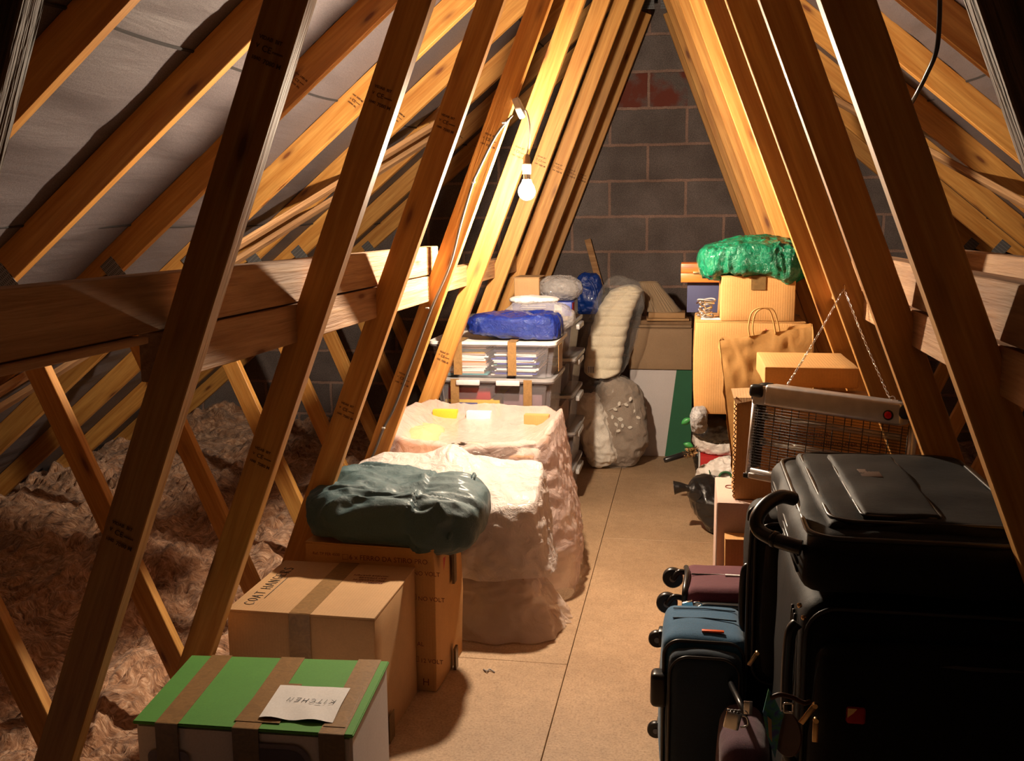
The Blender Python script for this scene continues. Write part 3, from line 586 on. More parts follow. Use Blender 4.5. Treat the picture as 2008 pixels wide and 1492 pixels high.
# ---------------------------------------------------------------- drapes
def drape(name,x0,x1,y0,y1,ztop,zbot,mat,parent=None,flare=.05,fold=.02,nf=22,seed=1,nt=44,nsd=56,N_=340,origin=None,hem=.0,fl=None,wamp=1.):
    V=[];Fc=[];cx,cyy=(x0+x1)/2,(y0+y1)/2;hx,hy=(x1-x0)/2,(y1-y0)/2
    def per(t,e=7.):
        c_,s_=math.cos(t),math.sin(t);k=(abs(c_)**e+abs(s_)**e)**(-1/e);return c_*k,s_*k
    rows=nt+nsd
    for r in range(rows+1):
        for i in range(N_):
            t=2*PI*i/N_;a,b=per(t)
            if r<=nt:
                f=(r/nt)**.8*.999+.001;x=cx+a*hx*f;y=cyy+b*hy*f;z=ztop(x,y)
                e=max(0,f-.965)/.035;z-=.004*e
                pn=Vector((x,y,seed));z+=wamp*(.0075*wrinkle(pn,5,seed)+.0042*wrinkle(pn,13,seed+3)+.0018*wrinkle(pn,34,seed+5))*min(1,f*3)
            else:
                f=(r-nt)/nsd;xe=cx+a*hx;ye=cyy+b*hy;zt=ztop(xe,ye)-.004;z=zt+(zbot-zt)*f
                fo=math.sin(t*nf/2+3*noise.noise(Vector((t*2,f*1.2,seed)))*2)
                g=flare*f**1.2*(fl(t,f) if fl else 1)+fold*(f**.6)*(.55*fo+.45*noise.noise(Vector((math.cos(t)*4,math.sin(t)*4,f*2.5+seed)))+.45*wrinkle(Vector((math.cos(t)*3,math.sin(t)*3,f*.5)),2.2,seed))+.006*wrinkle(Vector((xe,ye,z)),14,seed)*wamp+.004*wrinkle(Vector((xe,ye,z)),30,seed+2)*wamp
                g=g*min(1,f*8)+.004
                nn=Vector((a*abs(a)**3,b*abs(b)**3,0)).normalized();x=xe+nn.x*g;y=ye+nn.y*g
                if f>.8: z+=hem*noise.noise(Vector((t*3,seed,0)))*(f-.8)*5
            V.append(Vector((x,y,z)))
    for r in range(rows):
        for i in range(N_): q=r*N_+i;w=r*N_+(i+1)%N_;Fc.append((q,w,w+N_,q+N_))
    return mesh(name,V,Fc,mat,parent,origin if origin is not None else (cx,cyy,zbot),True)
plan(1)
def z1f(x,y):
    f=(y-3.07)/.26; f=max(0,min(1,f));base=.150+.112*f**.8
    base+=.035*math.exp(-((x+.585)/.06)**2)*f**2
    base-=.016*math.exp(-((x+.40)/.09)**2)*f
    an_=math.atan2(y-3.36,x+.585);rd=math.hypot(x+.585,y-3.36);base+=.007*abs(math.sin(an_*6.5+.8*noise.noise(Vector((x*6,y*6,2)))))**1.5*math.exp(-rd*4)*min(1,rd*12)
    return base-.03*max(0,(-.84-x)/.1)
def flA(t,f): return 1+.8*max(0,math.cos(t))
o=drape('dust_sheet',-.935,-.262,3.065,3.335,z1f,-.07,SHEET,None,.022,.014,26,3,44,40,380,None,.06,flA);tag(o,'white fabric dust sheet draped over boxes just behind the dark green bag','sheet')
T,m=carton('cardboard_box','cardboard box hidden under the dust sheet, seen dimly through the clear film','box',(-.88,3.10,FLZ),(-.30,3.30,.10),CARD3,tapem=TAPE)
def z2f(x,y): return -.075
def flB(t,f):
    return 1+1.3*max(0,math.cos(t-.1))**2*(1 if f>.4 else .5)+.3*max(0,-math.sin(t))
o=drape('clear_plastic_sheet',-.92,-.29,3.09,3.32,z2f,FLZ+.004,SHEET3,None,.05,.018,18,9,3,44,320,None,.0,flB);tag(o,'thin translucent plastic sheet pooling on the floor under the white dust sheet','sheet')
def z3f(x,y):
    X=(x+.575)/.30;Yy=(y-3.67)/.25
    r=max(abs(X),abs(Yy));bowl=1-min(1,r)**4
    b=.335-.085*bowl
    b-=.055*max(0,-Yy)**2*max(0,1-abs(X)*.8)
    b+=.018*math.exp(-((X+.85)/.2)**2)*(1 if Yy>0 else .3)
    return b
def flC(t,f): return 1.0+1.5*max(0,math.cos(t+.35))*(math.sin(PI*min(1,f*1.0))*.9+.35)
o=drape('plastic_sheet',-.905,-.262,3.43,3.925,z3f,FLZ+.02,SHEET2,None,.045,.011,30,5,46,50,400,None,.06,flC,1.3);tag(o,'pinkish translucent plastic sheet over a crate of oddments, behind the dust sheet','sheet')
def crate(name,label,lo,hi,z0,z1,mat=CRATE,lid=WPLAST,lipmat=None,cat='crate',group=None,lidh=.013,rim=.012):
    cx,cy_=(lo[0]+hi[0])/2,(lo[1]+hi[1])/2;T=thing(name,label,cat,(cx,cy_,z0),group);bm=bmesh.new()
    zt=z1-lidh;tp=.018
    o4=[(lo[0]+tp,lo[1]+tp),(hi[0]-tp,lo[1]+tp),(hi[0]-tp,hi[1]-tp),(lo[0]+tp,hi[1]-tp)];p4=[(lo[0],lo[1]),(hi[0],lo[1]),(hi[0],hi[1]),(lo[0],hi[1])]
    a=[bm.verts.new((*p,z0+.001)) for p in o4];b=[bm.verts.new((*p,zt)) for p in p4];bm.faces.new(a[::-1])
    for i in range(4): bm.faces.new((a[i],a[(i+1)%4],b[(i+1)%4],b[i]))
    bmesh.ops.bevel(bm,geom=[e for e in bm.edges if abs(e.verts[0].co.z-e.verts[1].co.z)>.01],offset=.02,segments=4,affect='EDGES')
    bmo('crate_body',bm,mat,T,auto=True)
    V=[];Fc=[]
    rr=[Vector((x,y,zt-.004)) for x,y in rrect(lo[0]-.006,hi[0]+.006,lo[1]-.006,hi[1]+.006,.025,5)];tubeg(V,Fc,rr,.006,6,True);mesh('rim',V,Fc,lipmat or mat,T,smooth=True)
    if lid:
        bm=bmesh.new();vs=[bm.verts.new((x,y,zt)) for x,y in rrect(lo[0]-rim,hi[0]+rim,lo[1]-rim,hi[1]+rim,.03,6)];f=bm.faces.new(vs);r=bmesh.ops.extrude_face_region(bm,geom=[f]);up=[v for v in r['geom'] if isinstance(v,bmesh.types.BMVert)]
        for v in up: v.co.z+=lidh
        tf=[f for f in bm.faces if all(v in up for v in f.verts)];r2=bmesh.ops.inset_region(bm,faces=tf,thickness=.018,depth=-.004);bmo('lid',bm,lid,T,auto=True)
    return T
# oddments crate under the film
T=crate('open_crate','clear open crate of oddments under the pinkish plastic sheet',(-.885,3.45),(-.285,3.90),FLZ,.24,CRATE,None)
ODD=[('dark_parcel',(-.60,3.57,.208),(.085,.060,.040),BLKB,'dark wrapped parcel in the middle of the film covered crate'),('black_bundle',(-.46,3.56,.212),(.055,.05,.035),BLKB,'black plastic bundle beside the dark parcel under the film'),
('white_bundle',(-.36,3.57,.20),(.045,.05,.04),WHB,'white plastic bundle at the right of the film covered crate'),('orange_parcel',(-.79,3.66,.185),(.085,.17,.11),paper('peach_card',(.85,.42,.22),.1),'large orange parcel at the left of the film covered crate')]
for nm,c,s,mt,lb in ODD: tag(blob(nm,c,s,mt,None,3.,len(nm),.012,18,.004,40,None,None,60,36),lb,'parcel')
for i,(a,b,mt,lb) in enumerate((((-.42,3.50,.215),(-.33,3.53,.228),CARD2,'small tan card scrap at the front of the film covered crate'),((-.60,3.57,.236),(-.55,3.62,.25),YEL,'small yellow box on the dark parcel'),((-.50,3.70,.20),(-.44,3.75,.235),REDC,'small red box among the oddments under film'),((-.80,3.86,.20),(-.70,3.895,.325),YEL,'yellow carton end at the back left of the film covered crate'),((-.66,3.86,.20),(-.56,3.895,.322),PAPER,'white booklet at the back of the film covered crate'),((-.42,3.84,.20),(-.32,3.88,.318),CARD2,'tan card flap poking up at the back right of the film'))):
    T=box('small_box',a,b,mt,None,None,.002,2,origin=a);tag(T,lb,'box')
# ---------------------------------------------------------------- clear crates behind
def tapewrap(T,x,y0,z0,z1,w=.032,top=None):
    box('tape_strip',(x,y0-.019,z0),(x+w,y0-.0165,z1),TAPE,T,None,0)
    if top: box('tape_strip',(x,y0-.019,top),(x+w,y0+.12,top+.0012),TAPE,T,None,0)
T1=crate('storage_crate','white lidded clear crate full of magazines, top of the front stack',(-.845,4.035),(-.325,4.42),.435,.588,CRATE,WPLAST)
for x in (-.745,-.515): tapewrap(T1,x,4.035,.448,.588,.036,.5895)
box('tape_strip',(-.312,4.08,.46),(-.3095,4.20,.57),TAPE,T1,None,0)
T2=crate('storage_crate','clear crate of board games with dark lid under the magazine crate',(-.825,4.035),(-.335,4.42),.205,.434,CRATED,simple('grey_lid',(.30,.29,.30),.3))
for x in (-.76,-.45): tapewrap(T2,x,4.035,.25,.43,.036)
for x0 in (-.735,-.565): box('clip_handle',(x0,4.008,.405),(x0+.10,4.024,.426),simple('clear_clip',(.55,.53,.56),.25),T2,None,.003)
T3=crate('storage_crate','bottom clear crate of the front stack, mostly hidden by the plastic sheet',(-.815,4.035),(-.345,4.42),-.02,.204,CRATED,WPLAST)
crate('storage_crate','lowest crate of the front stack standing on the boards, behind the sheets',(-.80,4.035),(-.36,4.42),FLZ,-.021,CRATED,WPLAST)
rr=random.Random(11);cols=[PAPER,BLUEC,REDC,YEL,WHITEC,NAVY,CARD2,PINKW,simple('orange_cover',(.8,.25,.05),.4),simple('teal_cover',(.05,.25,.3),.4)]
z=.439
names=['white','blue','red','yellow','pale grey','navy','tan','pink','orange','teal']
for st,(x0,x1,zmax) in enumerate(((-.80,-.615,.565),(-.59,-.40,.548))):
    z=.4395;k=0
    while z<zmax:
        h=rr.uniform(.0045,.0085);i=rr.choice([0,0,4,7,1,5,3,8,9,0]) if st==0 else rr.choice([0,4,1,5,0,1,9,4]);dx=rr.uniform(-.010,.010);an=rr.uniform(-.05,.05)
        cx_=(x0+x1)/2+dx;o=box('magazine',(x0+dx+.006,4.062+rr.uniform(0,.012),z),(x1+dx-.006,4.34,z+h),cols[i],None,rotm(cx_,4.2,an),.0008,1,origin=(cx_,4.2,z))
        tag(o,'%s magazine %s in the %s pile of the white lidded crate'%(names[i],'near the bottom' if z<.475 else 'halfway up' if z<.52 else 'near the top','left' if st==0 else 'right'),'magazine','magazines in the %s pile'%('left' if st==0 else 'right'));z+=h+.0006
for a,b,mt,lb,nm in (((-.785,4.065,.335),(-.60,4.3,.385),REDC,'red board game box at the top of the games crate','game_box'),((-.795,4.062,.262),(-.56,4.33,.334),YEL,'yellow board game box with blue picture in the games crate','game_box'),((-.79,4.062,.212),(-.42,4.3,.260),REDC,'pink red game box at the bottom of the games crate','game_box'),((-.545,4.07,.262),(-.38,4.3,.36),simple('dull_mauve_box',(.22,.13,.16),.5),'mauve box on the right inside the games crate','game_box')):
    T=thing(nm,lb,'game box',((a[0]+b[0])/2,(a[1]+b[1])/2,a[2]));box('box_body',a,b,mt,T)
    if mt is YEL:
        box('cover_picture',(-.78,4.0605,.272),(-.655,4.0618,.322),BLUEC,T,None,0);box('cover_picture',(-.60,4.0605,.27),(-.575,4.0618,.32),REDC,T,None,0)
# blue laminated bag and things on the front stack
T=blob('folded_bag',(-.515,4.20,.640),(.195,.125,.048),BLUEB,None,4.2,6,.012,14,.008,16,.5905,None,180,90,lambda p,q:Vector((p.x,p.y,p.z*(1+.25*q.x)-.006*q.x)));tag(T,'shiny royal blue laminated bag folded on the white crate lid','bag')
V=[]
for k in range(5):
    pass
T=blob('grey_bag',(-.44,4.37,.66),(.16,.07,.065),CLEARG,None,2.4,12,.014,14,.006,30,.592);tag(T,'crumpled clear grey plastic bag behind the blue folded bag','bag')
T=blob('padded_envelope',(-.46,4.40,.735),(.11,.05,.014),WHITEC,None,2.6,4,.01,12,.003,30);tag(T,'pale padded wrap lying over the crumpled grey bag','wrap')
# back stack of crates
zz=[FLZ,-.085,.10,.275,.45,.618]
for i in range(5):
    T=crate('storage_crate','%s clear crate of the back stack, beside the duvet bag'%(['lowest','second lowest','middle','second highest','topmost'][i]),(-.86,4.56),(-.315+(.012 if i%2 else 0),4.98),zz[i],zz[i+1]-.001,CRATED,simple('crate_lid_grey',(.36,.35,.35),.3),group='back stack of crates')
    box('side_handle',(-.305,4.66,zz[i+1]-.045),(-.285,4.86,zz[i+1]-.02),simple('handle_plastic',(.45,.44,.44),.3),T,None,.005)
    for j in range(2): o=box('document_box',(-.80+j*.24,4.60,zz[i]+.004),(-.60+j*.235,4.90,zz[i]+.115),[NAVY,CARD3,REDC,PINKW][(i+j)%4],None,None,.003,2,origin=(-.7+j*.24,4.75,zz[i]));tag(o,'%s box on the %s inside the %s crate of the back stack'%(['navy','brown','red','pink'][(i+j)%4],['left','right'][j],['lowest','second lowest','middle','second highest','topmost'][i]),'box')
plan(1)
T=box('slim_box',(-.60,4.60,.6205),(-.335,4.85,.640),CARD3,None,None,.002,2,origin=(-.46,4.7,.62));tag(T,'flat brown board under the blue box on the back stack','box')
T=thing('printed_box','flat royal blue box with white barcode label on the back stack','box',(-.45,4.75,.641));box('box_body',(-.60,4.62,.641),(-.318,4.88,.706),BLUEC,T);box('barcode_label',(-.40,4.6175,.652),(-.365,4.6195,.695),PAPER,T,None,0)
for i in range(7): box('barcode_bar',(-.397+i*.0045,4.6165,.676),(-.3955+i*.0045,4.6174,.692),INK,T,None,0)
box('end_label',(-.3176,4.64,.652),(-.3165,4.72,.70),REDC,T,None,0)
for i in range(4): box('printed_line',(-.56,4.6185,.66+i*.01),(-.44,4.6195,.6625+i*.01),PAPER,T,None,0)
carton('cardboard_box','small brown box on top of the blue box, left of the bubble wrap','box',(-.60,4.66,.707),(-.478,4.86,.820),CARD,tapem=None)
T=blob('bubble_wrap_parcel',(-.385,4.73,.764),(.10,.08,.055),CLEARG,None,2.3,21,.010,22,.006,60,.7075);tag(T,'rounded parcel in bubble wrap on the blue box','parcel')
T=blob('bubble_wrap_core',(-.385,4.73,.762),(.082,.064,.044),GREYF,None,2.3,22,.006,20,.003,50,.709);tag(T,'grey object inside the bubble wrap parcel','parcel')
plan(1.165,-0.0357,-0.1776)
T=thing('blue_tote_bag','deep blue woven tote bag hanging behind the bubble wrap','bag',(-.24,4.98,.55))
blob('bag_body',(-.275,4.96,.715),(.062,.045,.105),IKB,T,3.,31,.02,12,.008,24,.621);tube('bag_strap',smoothpath([(-.27,4.905,.80),(-.24,4.895,.76),(-.225,4.895,.69),(-.22,4.90,.64)]),.006,IKB,T)
crate('storage_crate','dark grey crate behind the back stack, under the deep blue tote bag',(-.36,4.83),(-.20,5.12),FZ,.605,CRATED,simple('dark_lid',(.2,.2,.2),.4))
plan(1.26,-.0563,-.2798)
# ---------------------------------------------------------------- mattress and duvet in clear bags
T=thing('folded_mattress','cream quilted cot mattress standing in a clear plastic bag','mattress',(-.13,4.32,.40))
V=[];Fc=[];nn=90;mmn=64
path=smoothpath([(-.150,4.31,.402),(-.140,4.32,.50),(-.122,4.34,.60),(-.095,4.36,.69),(-.06,4.39,.76),(-.035,4.41,.80)],18);L=len(path)
for i,p in enumerate(path):
    f=i/(L-1);wd=.082*(1-.25*f**4)*(min(1,math.sqrt(f*14+.02)))*(min(1,math.sqrt((1-f)*7+.02)));tt=.052
    for j in range(mmn):
        a=2*PI*j/mmn;ca,sa=math.cos(a),math.sin(a);x=wd*math.copysign(abs(ca)**.45,ca);y=tt*math.copysign(abs(sa)**.6,sa)
        q=abs(math.sin(f*PI*11))**.4*abs(math.sin((x/max(wd,.01))*PI))**.45;b=.024*q-.009
        pinch=-.012*math.exp(-(x/.006)**2) if sa<0 else 0
        V.append(p+Vector((x*(1+.02*math.sin(f*60)),y+ (-b if sa<0 else b)-pinch,.0)))
for i in range(L-1):
    for j in range(mmn): a=i*mmn+j;b=i*mmn+(j+1)%mmn;Fc.append((a,b,b+mmn,a+mmn))
Fc.append(tuple(range(mmn))[::-1]);Fc.append(tuple((L-1)*mmn+j for j in range(mmn)))
mesh('mattress_body',V,Fc,CREAM,T,smooth=True)
box('care_label',(-.205,4.245,.43),(-.175,4.247,.46),PAPER,T,None,0)
for i in range(4): box('label_line',(-.202+i*.007,4.244,.432),(-.1995+i*.007,4.2449,.458),INK,T,None,0)
o=blob('clear_bag',(-.108,4.34,.612),(.105,.072,.225),CLEARB,T,3.2,41,.012,10,.006,22,None,Matrix.Rotation(.28,4,'Y'),120,80)
V=[];Fc=[]
pts=[Yp(1128,640,4.22),Yp(1180,580,4.28),Yp(1225,545,4.36),Yp(1243,560,4.36),Yp(1200,640,4.26),Yp(1150,655,4.22)]
for i in range(11):
    for j in range(11):
        u,v=i/10,j/10;a=Vector(pts[0]).lerp(pts[2],u)+Vector((0,0,.02*math.sin(u*PI)));b=Vector(pts[5]).lerp(pts[3],u);p=a.lerp(b,v)+Vector((0,-.012*math.sin(v*PI)+.006*noise.noise(Vector((u*6,v*6,1))),.006*noise.noise(Vector((u*7,v*7,3)))));V.append(p)
for i in range(10):
    for j in range(10): q=i*11+j;Fc.append((q,q+11,q+12,q+1))
mesh('bag_mouth',V,Fc,CLEARB,T,smooth=True)
T=thing('bagged_duvet','taupe leaf patterned duvet and ivory pillow in a clear bag on the floor','bedding',(-.12,4.33,0))
def xfd(p,q):
    p.x*=1-.22*max(0,-q.z)**2-.10*max(0,q.z);p.x+=.012*(1-q.z)
    p.y+=.012*math.sin(q.z*4)*0;return p
d=blob('duvet',(-.085,4.345,.20),(.118,.080,.193),TAUPE,T,2.7,51,.016,11,.012,16,.0035,None,120,80,xfd)
blob('pillow',(-.168,4.295,.165),(.066,.075,.160),IVORY,T,2.6,53,.014,12,.012,16,.0035,Matrix.Rotation(-.22,4,'Y'),130,90)
blob('clear_bag',(-.118,4.328,.203),(.140,.100,.205),CLEARB,T,2.7,55,.018,9,.008,20,.002,None,120,80,xfd)
# printed leaf sprays
LEAF=simple('pale_leaf_print',(.72,.66,.58),.8)
def leafspray(base,ang,n,L):
    base=Vector(base);d=Vector((math.cos(ang),0,math.sin(ang)));tube('leaf_stem',[base,base+d*L],.0008,LEAF,T,5)
    for k in range(n):
        q=base+d*(L*(k+1)/n);a2=ang+(1 if k%2 else -1)*.9;e=Vector((math.cos(a2),0,math.sin(a2)));s=Vector((-e.z,0,e.x));P=[q+e*(.020*(.5-.5*math.cos(t)) )+s*(.0062*math.sin(t)) for t in [2*PI*i/12 for i in range(12)]];mesh('printed_leaf',P,[tuple(range(12))],LEAF,T)
for b,a,n,L in (((-.118,4.242,.268),.42,4,.105),((-.118,4.242,.268),-.70,4,.115),((-.085,4.244,.150),1.35,3,.075),((-.005,4.262,.30),-1.4,3,.09)): leafspray(b,a,n,L)
# ---------------------------------------------------------------- boxes at the far end of the gangway
T=thing('tall_carton','white and dark green carton standing on the floor at the end of the gangway','box',(.10,4.62,0))
box('box_body',(-.041,4.545,0),(.243,4.80,.408),WHITEC,T)
mesh('green_band',[(.125,4.5436,.001),(.2425,4.5436,.001),(.2425,4.5436,.4075),(.172,4.5436,.4075)],[(0,1,2,3)],DGREEN,T)
T,m=carton('cardboard_box','plain brown box on the white and green carton','box',(-.045,4.53,.409),(.238,4.79,.598),CARD3,seam='x',tapem=TAPE,tapew=.03,overtape=.025)
T=thing('open_carton','shallow open carton with loose flaps under the lampshade','box',(.08,4.62,.599))
box('box_body',(-.03,4.56,.599),(.235,4.77,.63),CARDE,T);box('loose_flap',(.0,4.53,.600),(.235,4.56,.612),CARD3,T,rotm(0,4.5,.03));box('loose_flap',(.03,4.54,.63),(.22,4.70,.640),CARD,T,Matrix.Translation((0,0,.0))@rotm(.1,4.6,.06));box('loose_flap',(.04,4.56,.641),(.205,4.72,.665),CARD,T)
T=thing('lampshade','pleated tapered brown lampshade wrapped in clear film','lampshade',(.09,4.62,.666))
V=[];Fc=[];n=120;tops=Vector((.035,4.64,.800));bots=Vector((.108,4.63,.667))
for r in range(9):
    f=r/8;c=bots.lerp(tops,f);rad=.076*(1-f)+.042*f
    for i in range(n): a=2*PI*i/n;q=rad*(1+.035*math.cos(i*2*PI*30/120));V.append(c+Vector((q*math.cos(a),q*math.sin(a)*.9,0)))
for r in range(8):
    for i in range(n): a=r*n+i;b=r*n+(i+1)%n;Fc.append((a,b,b+n,a+n))
mesh('pleated_fabric',V,Fc,SHADE,T)
for c,rad in ((bots,.076),(tops,.042)): tube('shade_ring',[c+Vector((rad*math.cos(2*PI*i/32),rad*.9*math.sin(2*PI*i/32),0)) for i in range(32)],.0025,SHADE,T,6,True)
V2=[]
for v in V: V2.append(v+(v-Vector((.07,4.635,v.z))).normalized()*.004+Vector((noise.noise(v*40),noise.noise(v*40+Vector((9,0,0))),0))*.004)
mesh('clear_wrap',V2,Fc,CLEARB,T,smooth=True)
plan(1.055,-0.0119,-0.0592)
# ---------------------------------------------------------------- right hand stack
T,m=carton('large_carton','large orange brown carton in the right stack below the navy box','box',(.247,3.60,.386),(.625,4.12,.7235),CARD2,seam='x',tapem=TAPE,bulge=.006)
for x in (.49,.525): mesh('printed_mark',[(x-.017,3.5925,.665),(x+.017,3.5925,.665),(x,3.5925,.70)],[(0,1,2)],INKR,T)
box('printed_mark',(.575,3.592,.668),(.605,3.5935,.70),INKR,T,None,0)
box('paper_label',(.265,3.64,.7245),(.36,3.75,.7255),PAPER,T,None,0)
T,m=carton('cardboard_box','square brown carton under the green plastic bag','box',(.331,3.60,.7245),(.588,3.90,.885),CARD2,seam='y',tapem=TAPE2,tapew=.05,overtape=.05)
T=box('navy_box',(.213,3.93,.7245),(.46,4.10,.842),NAVY,None,None,.002,2,origin=(.3,4,.7245));tag(T,'dark navy box standing on the large carton','box')
T=thing('wooden_case','flat orange wooden games case on the navy box','case',(.33,4.0,.843));box('case_lower',(.188,3.90,.843),(.46,4.08,.878),ORW,T);box('case_upper',(.188,3.90,.8795),(.46,4.08,.914),ORW,T);box('clasp',(.235,3.897,.874),(.29,3.8995,.884),GOLD,T,None,.001)
V=[];Fc=[]
T=thing('coiled_wire_bundle','bundle of coiled silver and dark cables beside the square carton','cable',(.30,3.72,.726))
for k in range(7):
    z0=.733+.0095*k;c=Vector((.283+R.uniform(-.006,.006),3.72+R.uniform(-.01,.01),z0));rx,ry=R.uniform(.020,.032),.03
    P=[c+Vector((rx*math.cos(2*PI*i/24),ry*math.sin(2*PI*i/24),.0035*math.sin(4*PI*i/24+k))) for i in range(24)];tube('cable_loop',P,.0033,CHROME if k%2 else GREYC,T,6,True)
for k in range(3):
    c=Vector((.268,3.665,.745+.018*k));tube('cable_loop',[c+Vector((.009*math.cos(2*PI*i/18),0,.008*math.sin(2*PI*i/18))) for i in range(18)],.0028,CHROME,T,6,True)
def xg(p,q):
    p.z-=.018*max(0,q.x-.35)*(1 if q.z<0 else 0)*1.5
    if q.y<-.4 and q.z<0 and q.x>.1: p.z-=.030*math.exp(-((q.x-.62)/.22)**2)
    p.z+=.010*math.sin(q.x*2.5+1);p.x+=.0;return p
T=blob('green_plastic_bag',(.442,3.74,.938),(.180,.17,.058),GREENB,None,3.8,61,.016,11,.011,16,None,None,220,110,xg,an=(1.3,1,.5));tag(T,'crinkled green polythene bag on top of the square carton','bag')
plan(1)
# kraft paper carrier
T=thing('paper_carrier_bag','brown paper carrier bag with twisted handles leaning on the large carton','bag',(.46,3.5,0))
fr=[Yp(1412,668,3.50),Yp(1592,640,3.50),Yp(1592,985,3.44),Yp(1446,985,3.44)];bk=[p+Vector((.01,.11,0)) for p in fr]
def sheetgrid(a,b,c,d,n=22,amp=.006,seed=1,outward=Vector((0,-1,0))):
    V=[];Fc=[]
    for i in range(n+1):
        for j in range(n+1):
            u,v=i/n,j/n;p=a.lerp(b,u).lerp(d.lerp(c,u),v);pn=p*1.;p=p+outward*(amp*(1.4*wrinkle(pn,9,seed)+.8*wrinkle(pn,22,seed+1)))*(1 if 0<v else .3);V.append(p)
    for i in range(n):
        for j in range(n): q=i*(n+1)+j;Fc.append((q,q+n+1,q+n+2,q+1))
    return V,Fc
V,Fc=sheetgrid(*fr,n=40,amp=.004);mesh('front_panel',V,Fc,KRAFT,T,smooth=True)
V,Fc=sheetgrid(*bk,amp=.004);mesh('back_panel',V,Fc,KRAFT,T,smooth=True)
for k,(i,j) in enumerate(((0,3),(1,2))):
    V,Fc=sheetgrid(fr[i],bk[i],bk[j],fr[j],amp=.005,outward=Vector((-1 if k==0 else 1,0,0)),seed=4);mesh('side_panel',V,Fc,KRAFT,T,smooth=True)
for dy,du in ((0,0),(.10,8)):
    h=[(1470+du,660),(1468+du,640),(1474+du,614),(1490+du,604),(1508+du,608),(1517+du,632),(1521+du,655)];tube('twisted_handle',smoothpath([Yp(u,v,3.495+dy) for u,v in h]),.0028,KRAFT,T,8)
plan(1.15,-0.0325,-0.1614)
# white carton, tattered carton with printed text, flat box
T=thing('white_carton','pinkish white carton on the floor under the tattered brown box','box',(.5,2.65,0));box('box_body',(.300,2.482,FZ),(.68,2.74,.374),PINKW,T,None,.003)
box('black_label',(.335,2.4795,.21),(.385,2.4815,.285),INK,T,None,0);text('printed_line','t',.03,PAPER,T,(.35,2.4785,.255),(1,0,0),(0,0,1));box('printed_mark',(.345,2.4795,.185),(.357,2.4815,.191),INKR,T,None,0)
box('side_groove',(.2985,2.484,FZ),(.2995,2.49,.372),INK,T,None,0);tube('printed_handle',[(.325+a,2.62+b,.3752) for a,b in rrect(0,.05,0,.03,.012,4)],.0012,INKM,T,4,True)
T,m=carton('tattered_box','tattered brown box printed BATCH No. standing behind the fly killer','box',(.341,2.512,.3755),(.70,2.64,.640),CARD2,seam='x',tapem=None)
for s,x,z in (('WEIGHT',.432,.430),('BATCH No.',.432,.409),('DATE',.432,.388),('ITEM DESCRIPTION',.437,.545),('QTY PACKED INNER/OUTER CARTON',.437,.523),('CARTON',.535,.501)): text('printed_line',s,.0155,INKM,T,(x,2.5045,z),(1,0,0),(0,0,1))
V=[];Fc=[];P=[]
for k in range(22):
    z=.38+.0118*k;tube('torn_edge',[(.342,2.509,z),(.3385-R.uniform(0,.004),2.507+R.uniform(-.002,.002),z+.006),(.342,2.509,z+.013)],.0018,CARDE if k%2 else CARD,T,5)
mesh('torn_flap',[(.334,2.508,.638),(.42,2.506,.642),(.415,2.60,.652),(.330,2.58,.650),(.338,2.495,.625)],[(0,1,2,3),(0,4,1)],CARD,T)
T,m=carton('flat_box','flat plain brown box lying on the tattered box below the chain','box',(.414,2.60,.6525),(.648,2.90,.7085),CARD2,seam='x',tapem=None,flap=False)
plan(1)
T,m=carton('small_carton','small worn orange carton in front of the white carton','box',(.335,2.785,FLZ),(.50,2.845,.182),CARD2,seam='y',tapem=TAPE,tapew=.05)
plan(1.655,-0.1419,-0.7049)
# carrier bags and red box beside the gangway
T=box('red_box',(.262,2.93,FZ),(.42,3.15,.385),REDC,None,None,.003,2,origin=(.3,3,0));tag(T,'red box between the two white carrier bags','box')
box('white_edge',(.2590,2.93,FZ),(.2615,3.15,.385),PAPER,T,None,0)
plan(1.655,-0.1419,-0.7049)
T=blob('white_carrier_bag',(.318,3.02,.413),(.066,.07,.035),WHB,None,2.5,71,.018,18,.007,36,.3865);tag(T,'crumpled white carrier bag on top of the red box','bag')
plan(1.6,-0.1300,-0.6457)
T=thing('logo_carrier_bag','white carrier bag with green round logo leaning on the red box','bag',(.32,2.82,.2))
blob('bag_body',(.320,2.84,.352),(.060,.045,.046),WHB,T,2.4,73,.018,15,.008,30,None,Matrix.Rotation(-.3,4,'Y'))
c=Vector((.330,2.786,.362));tube('printed_logo',[c+Vector((.017*math.cos(2*PI*i/24),.002*math.cos(2*PI*i/24),.015*math.sin(2*PI*i/24))) for i in range(24)],.0035,INKG,T,6,True)
tube('printed_logo',smoothpath([c+Vector((-.045,.004,.018)),c+Vector((-.038,.004,-.004)),c+Vector((-.018,.002,-.022)),c+Vector((.0,0,-.03))]),[.0015]*8+[.0045]*9+[.003]*8,INKG,T,6)
plan(1.45,-0.0975,-0.4843)
T=thing('black_refuse_bag','black refuse bag knotted at its neck, lying by the gangway','bag',(.30,3.0,.0))
def xb(p,q):
    return p
blob('bag_body',(.335,3.0,.205),(.120,.085,.066),BLKB,T,2.0,81,.010,9,.010,16,FZ,Matrix.Rotation(.75,4,'Y'))
tubepts=[(.262,2.97,.262),(.240,2.965,.275),(.226,2.962,.279),(.205,2.96,.281),(.186,2.96,.279)];tube('bag_neck',smoothpath(tubepts,5),[.034-.0012*i if i<8 else (.011 if i<12 else .011+.0012*(i-11)) for i in range(21)],BLKB,T,14)
plan(1.42,-0.0910,-0.4520)
T=thing('garden_brush','black handled brush with golden tinsel at its neck lying by the carton','brush',(.19,3.3,.28))
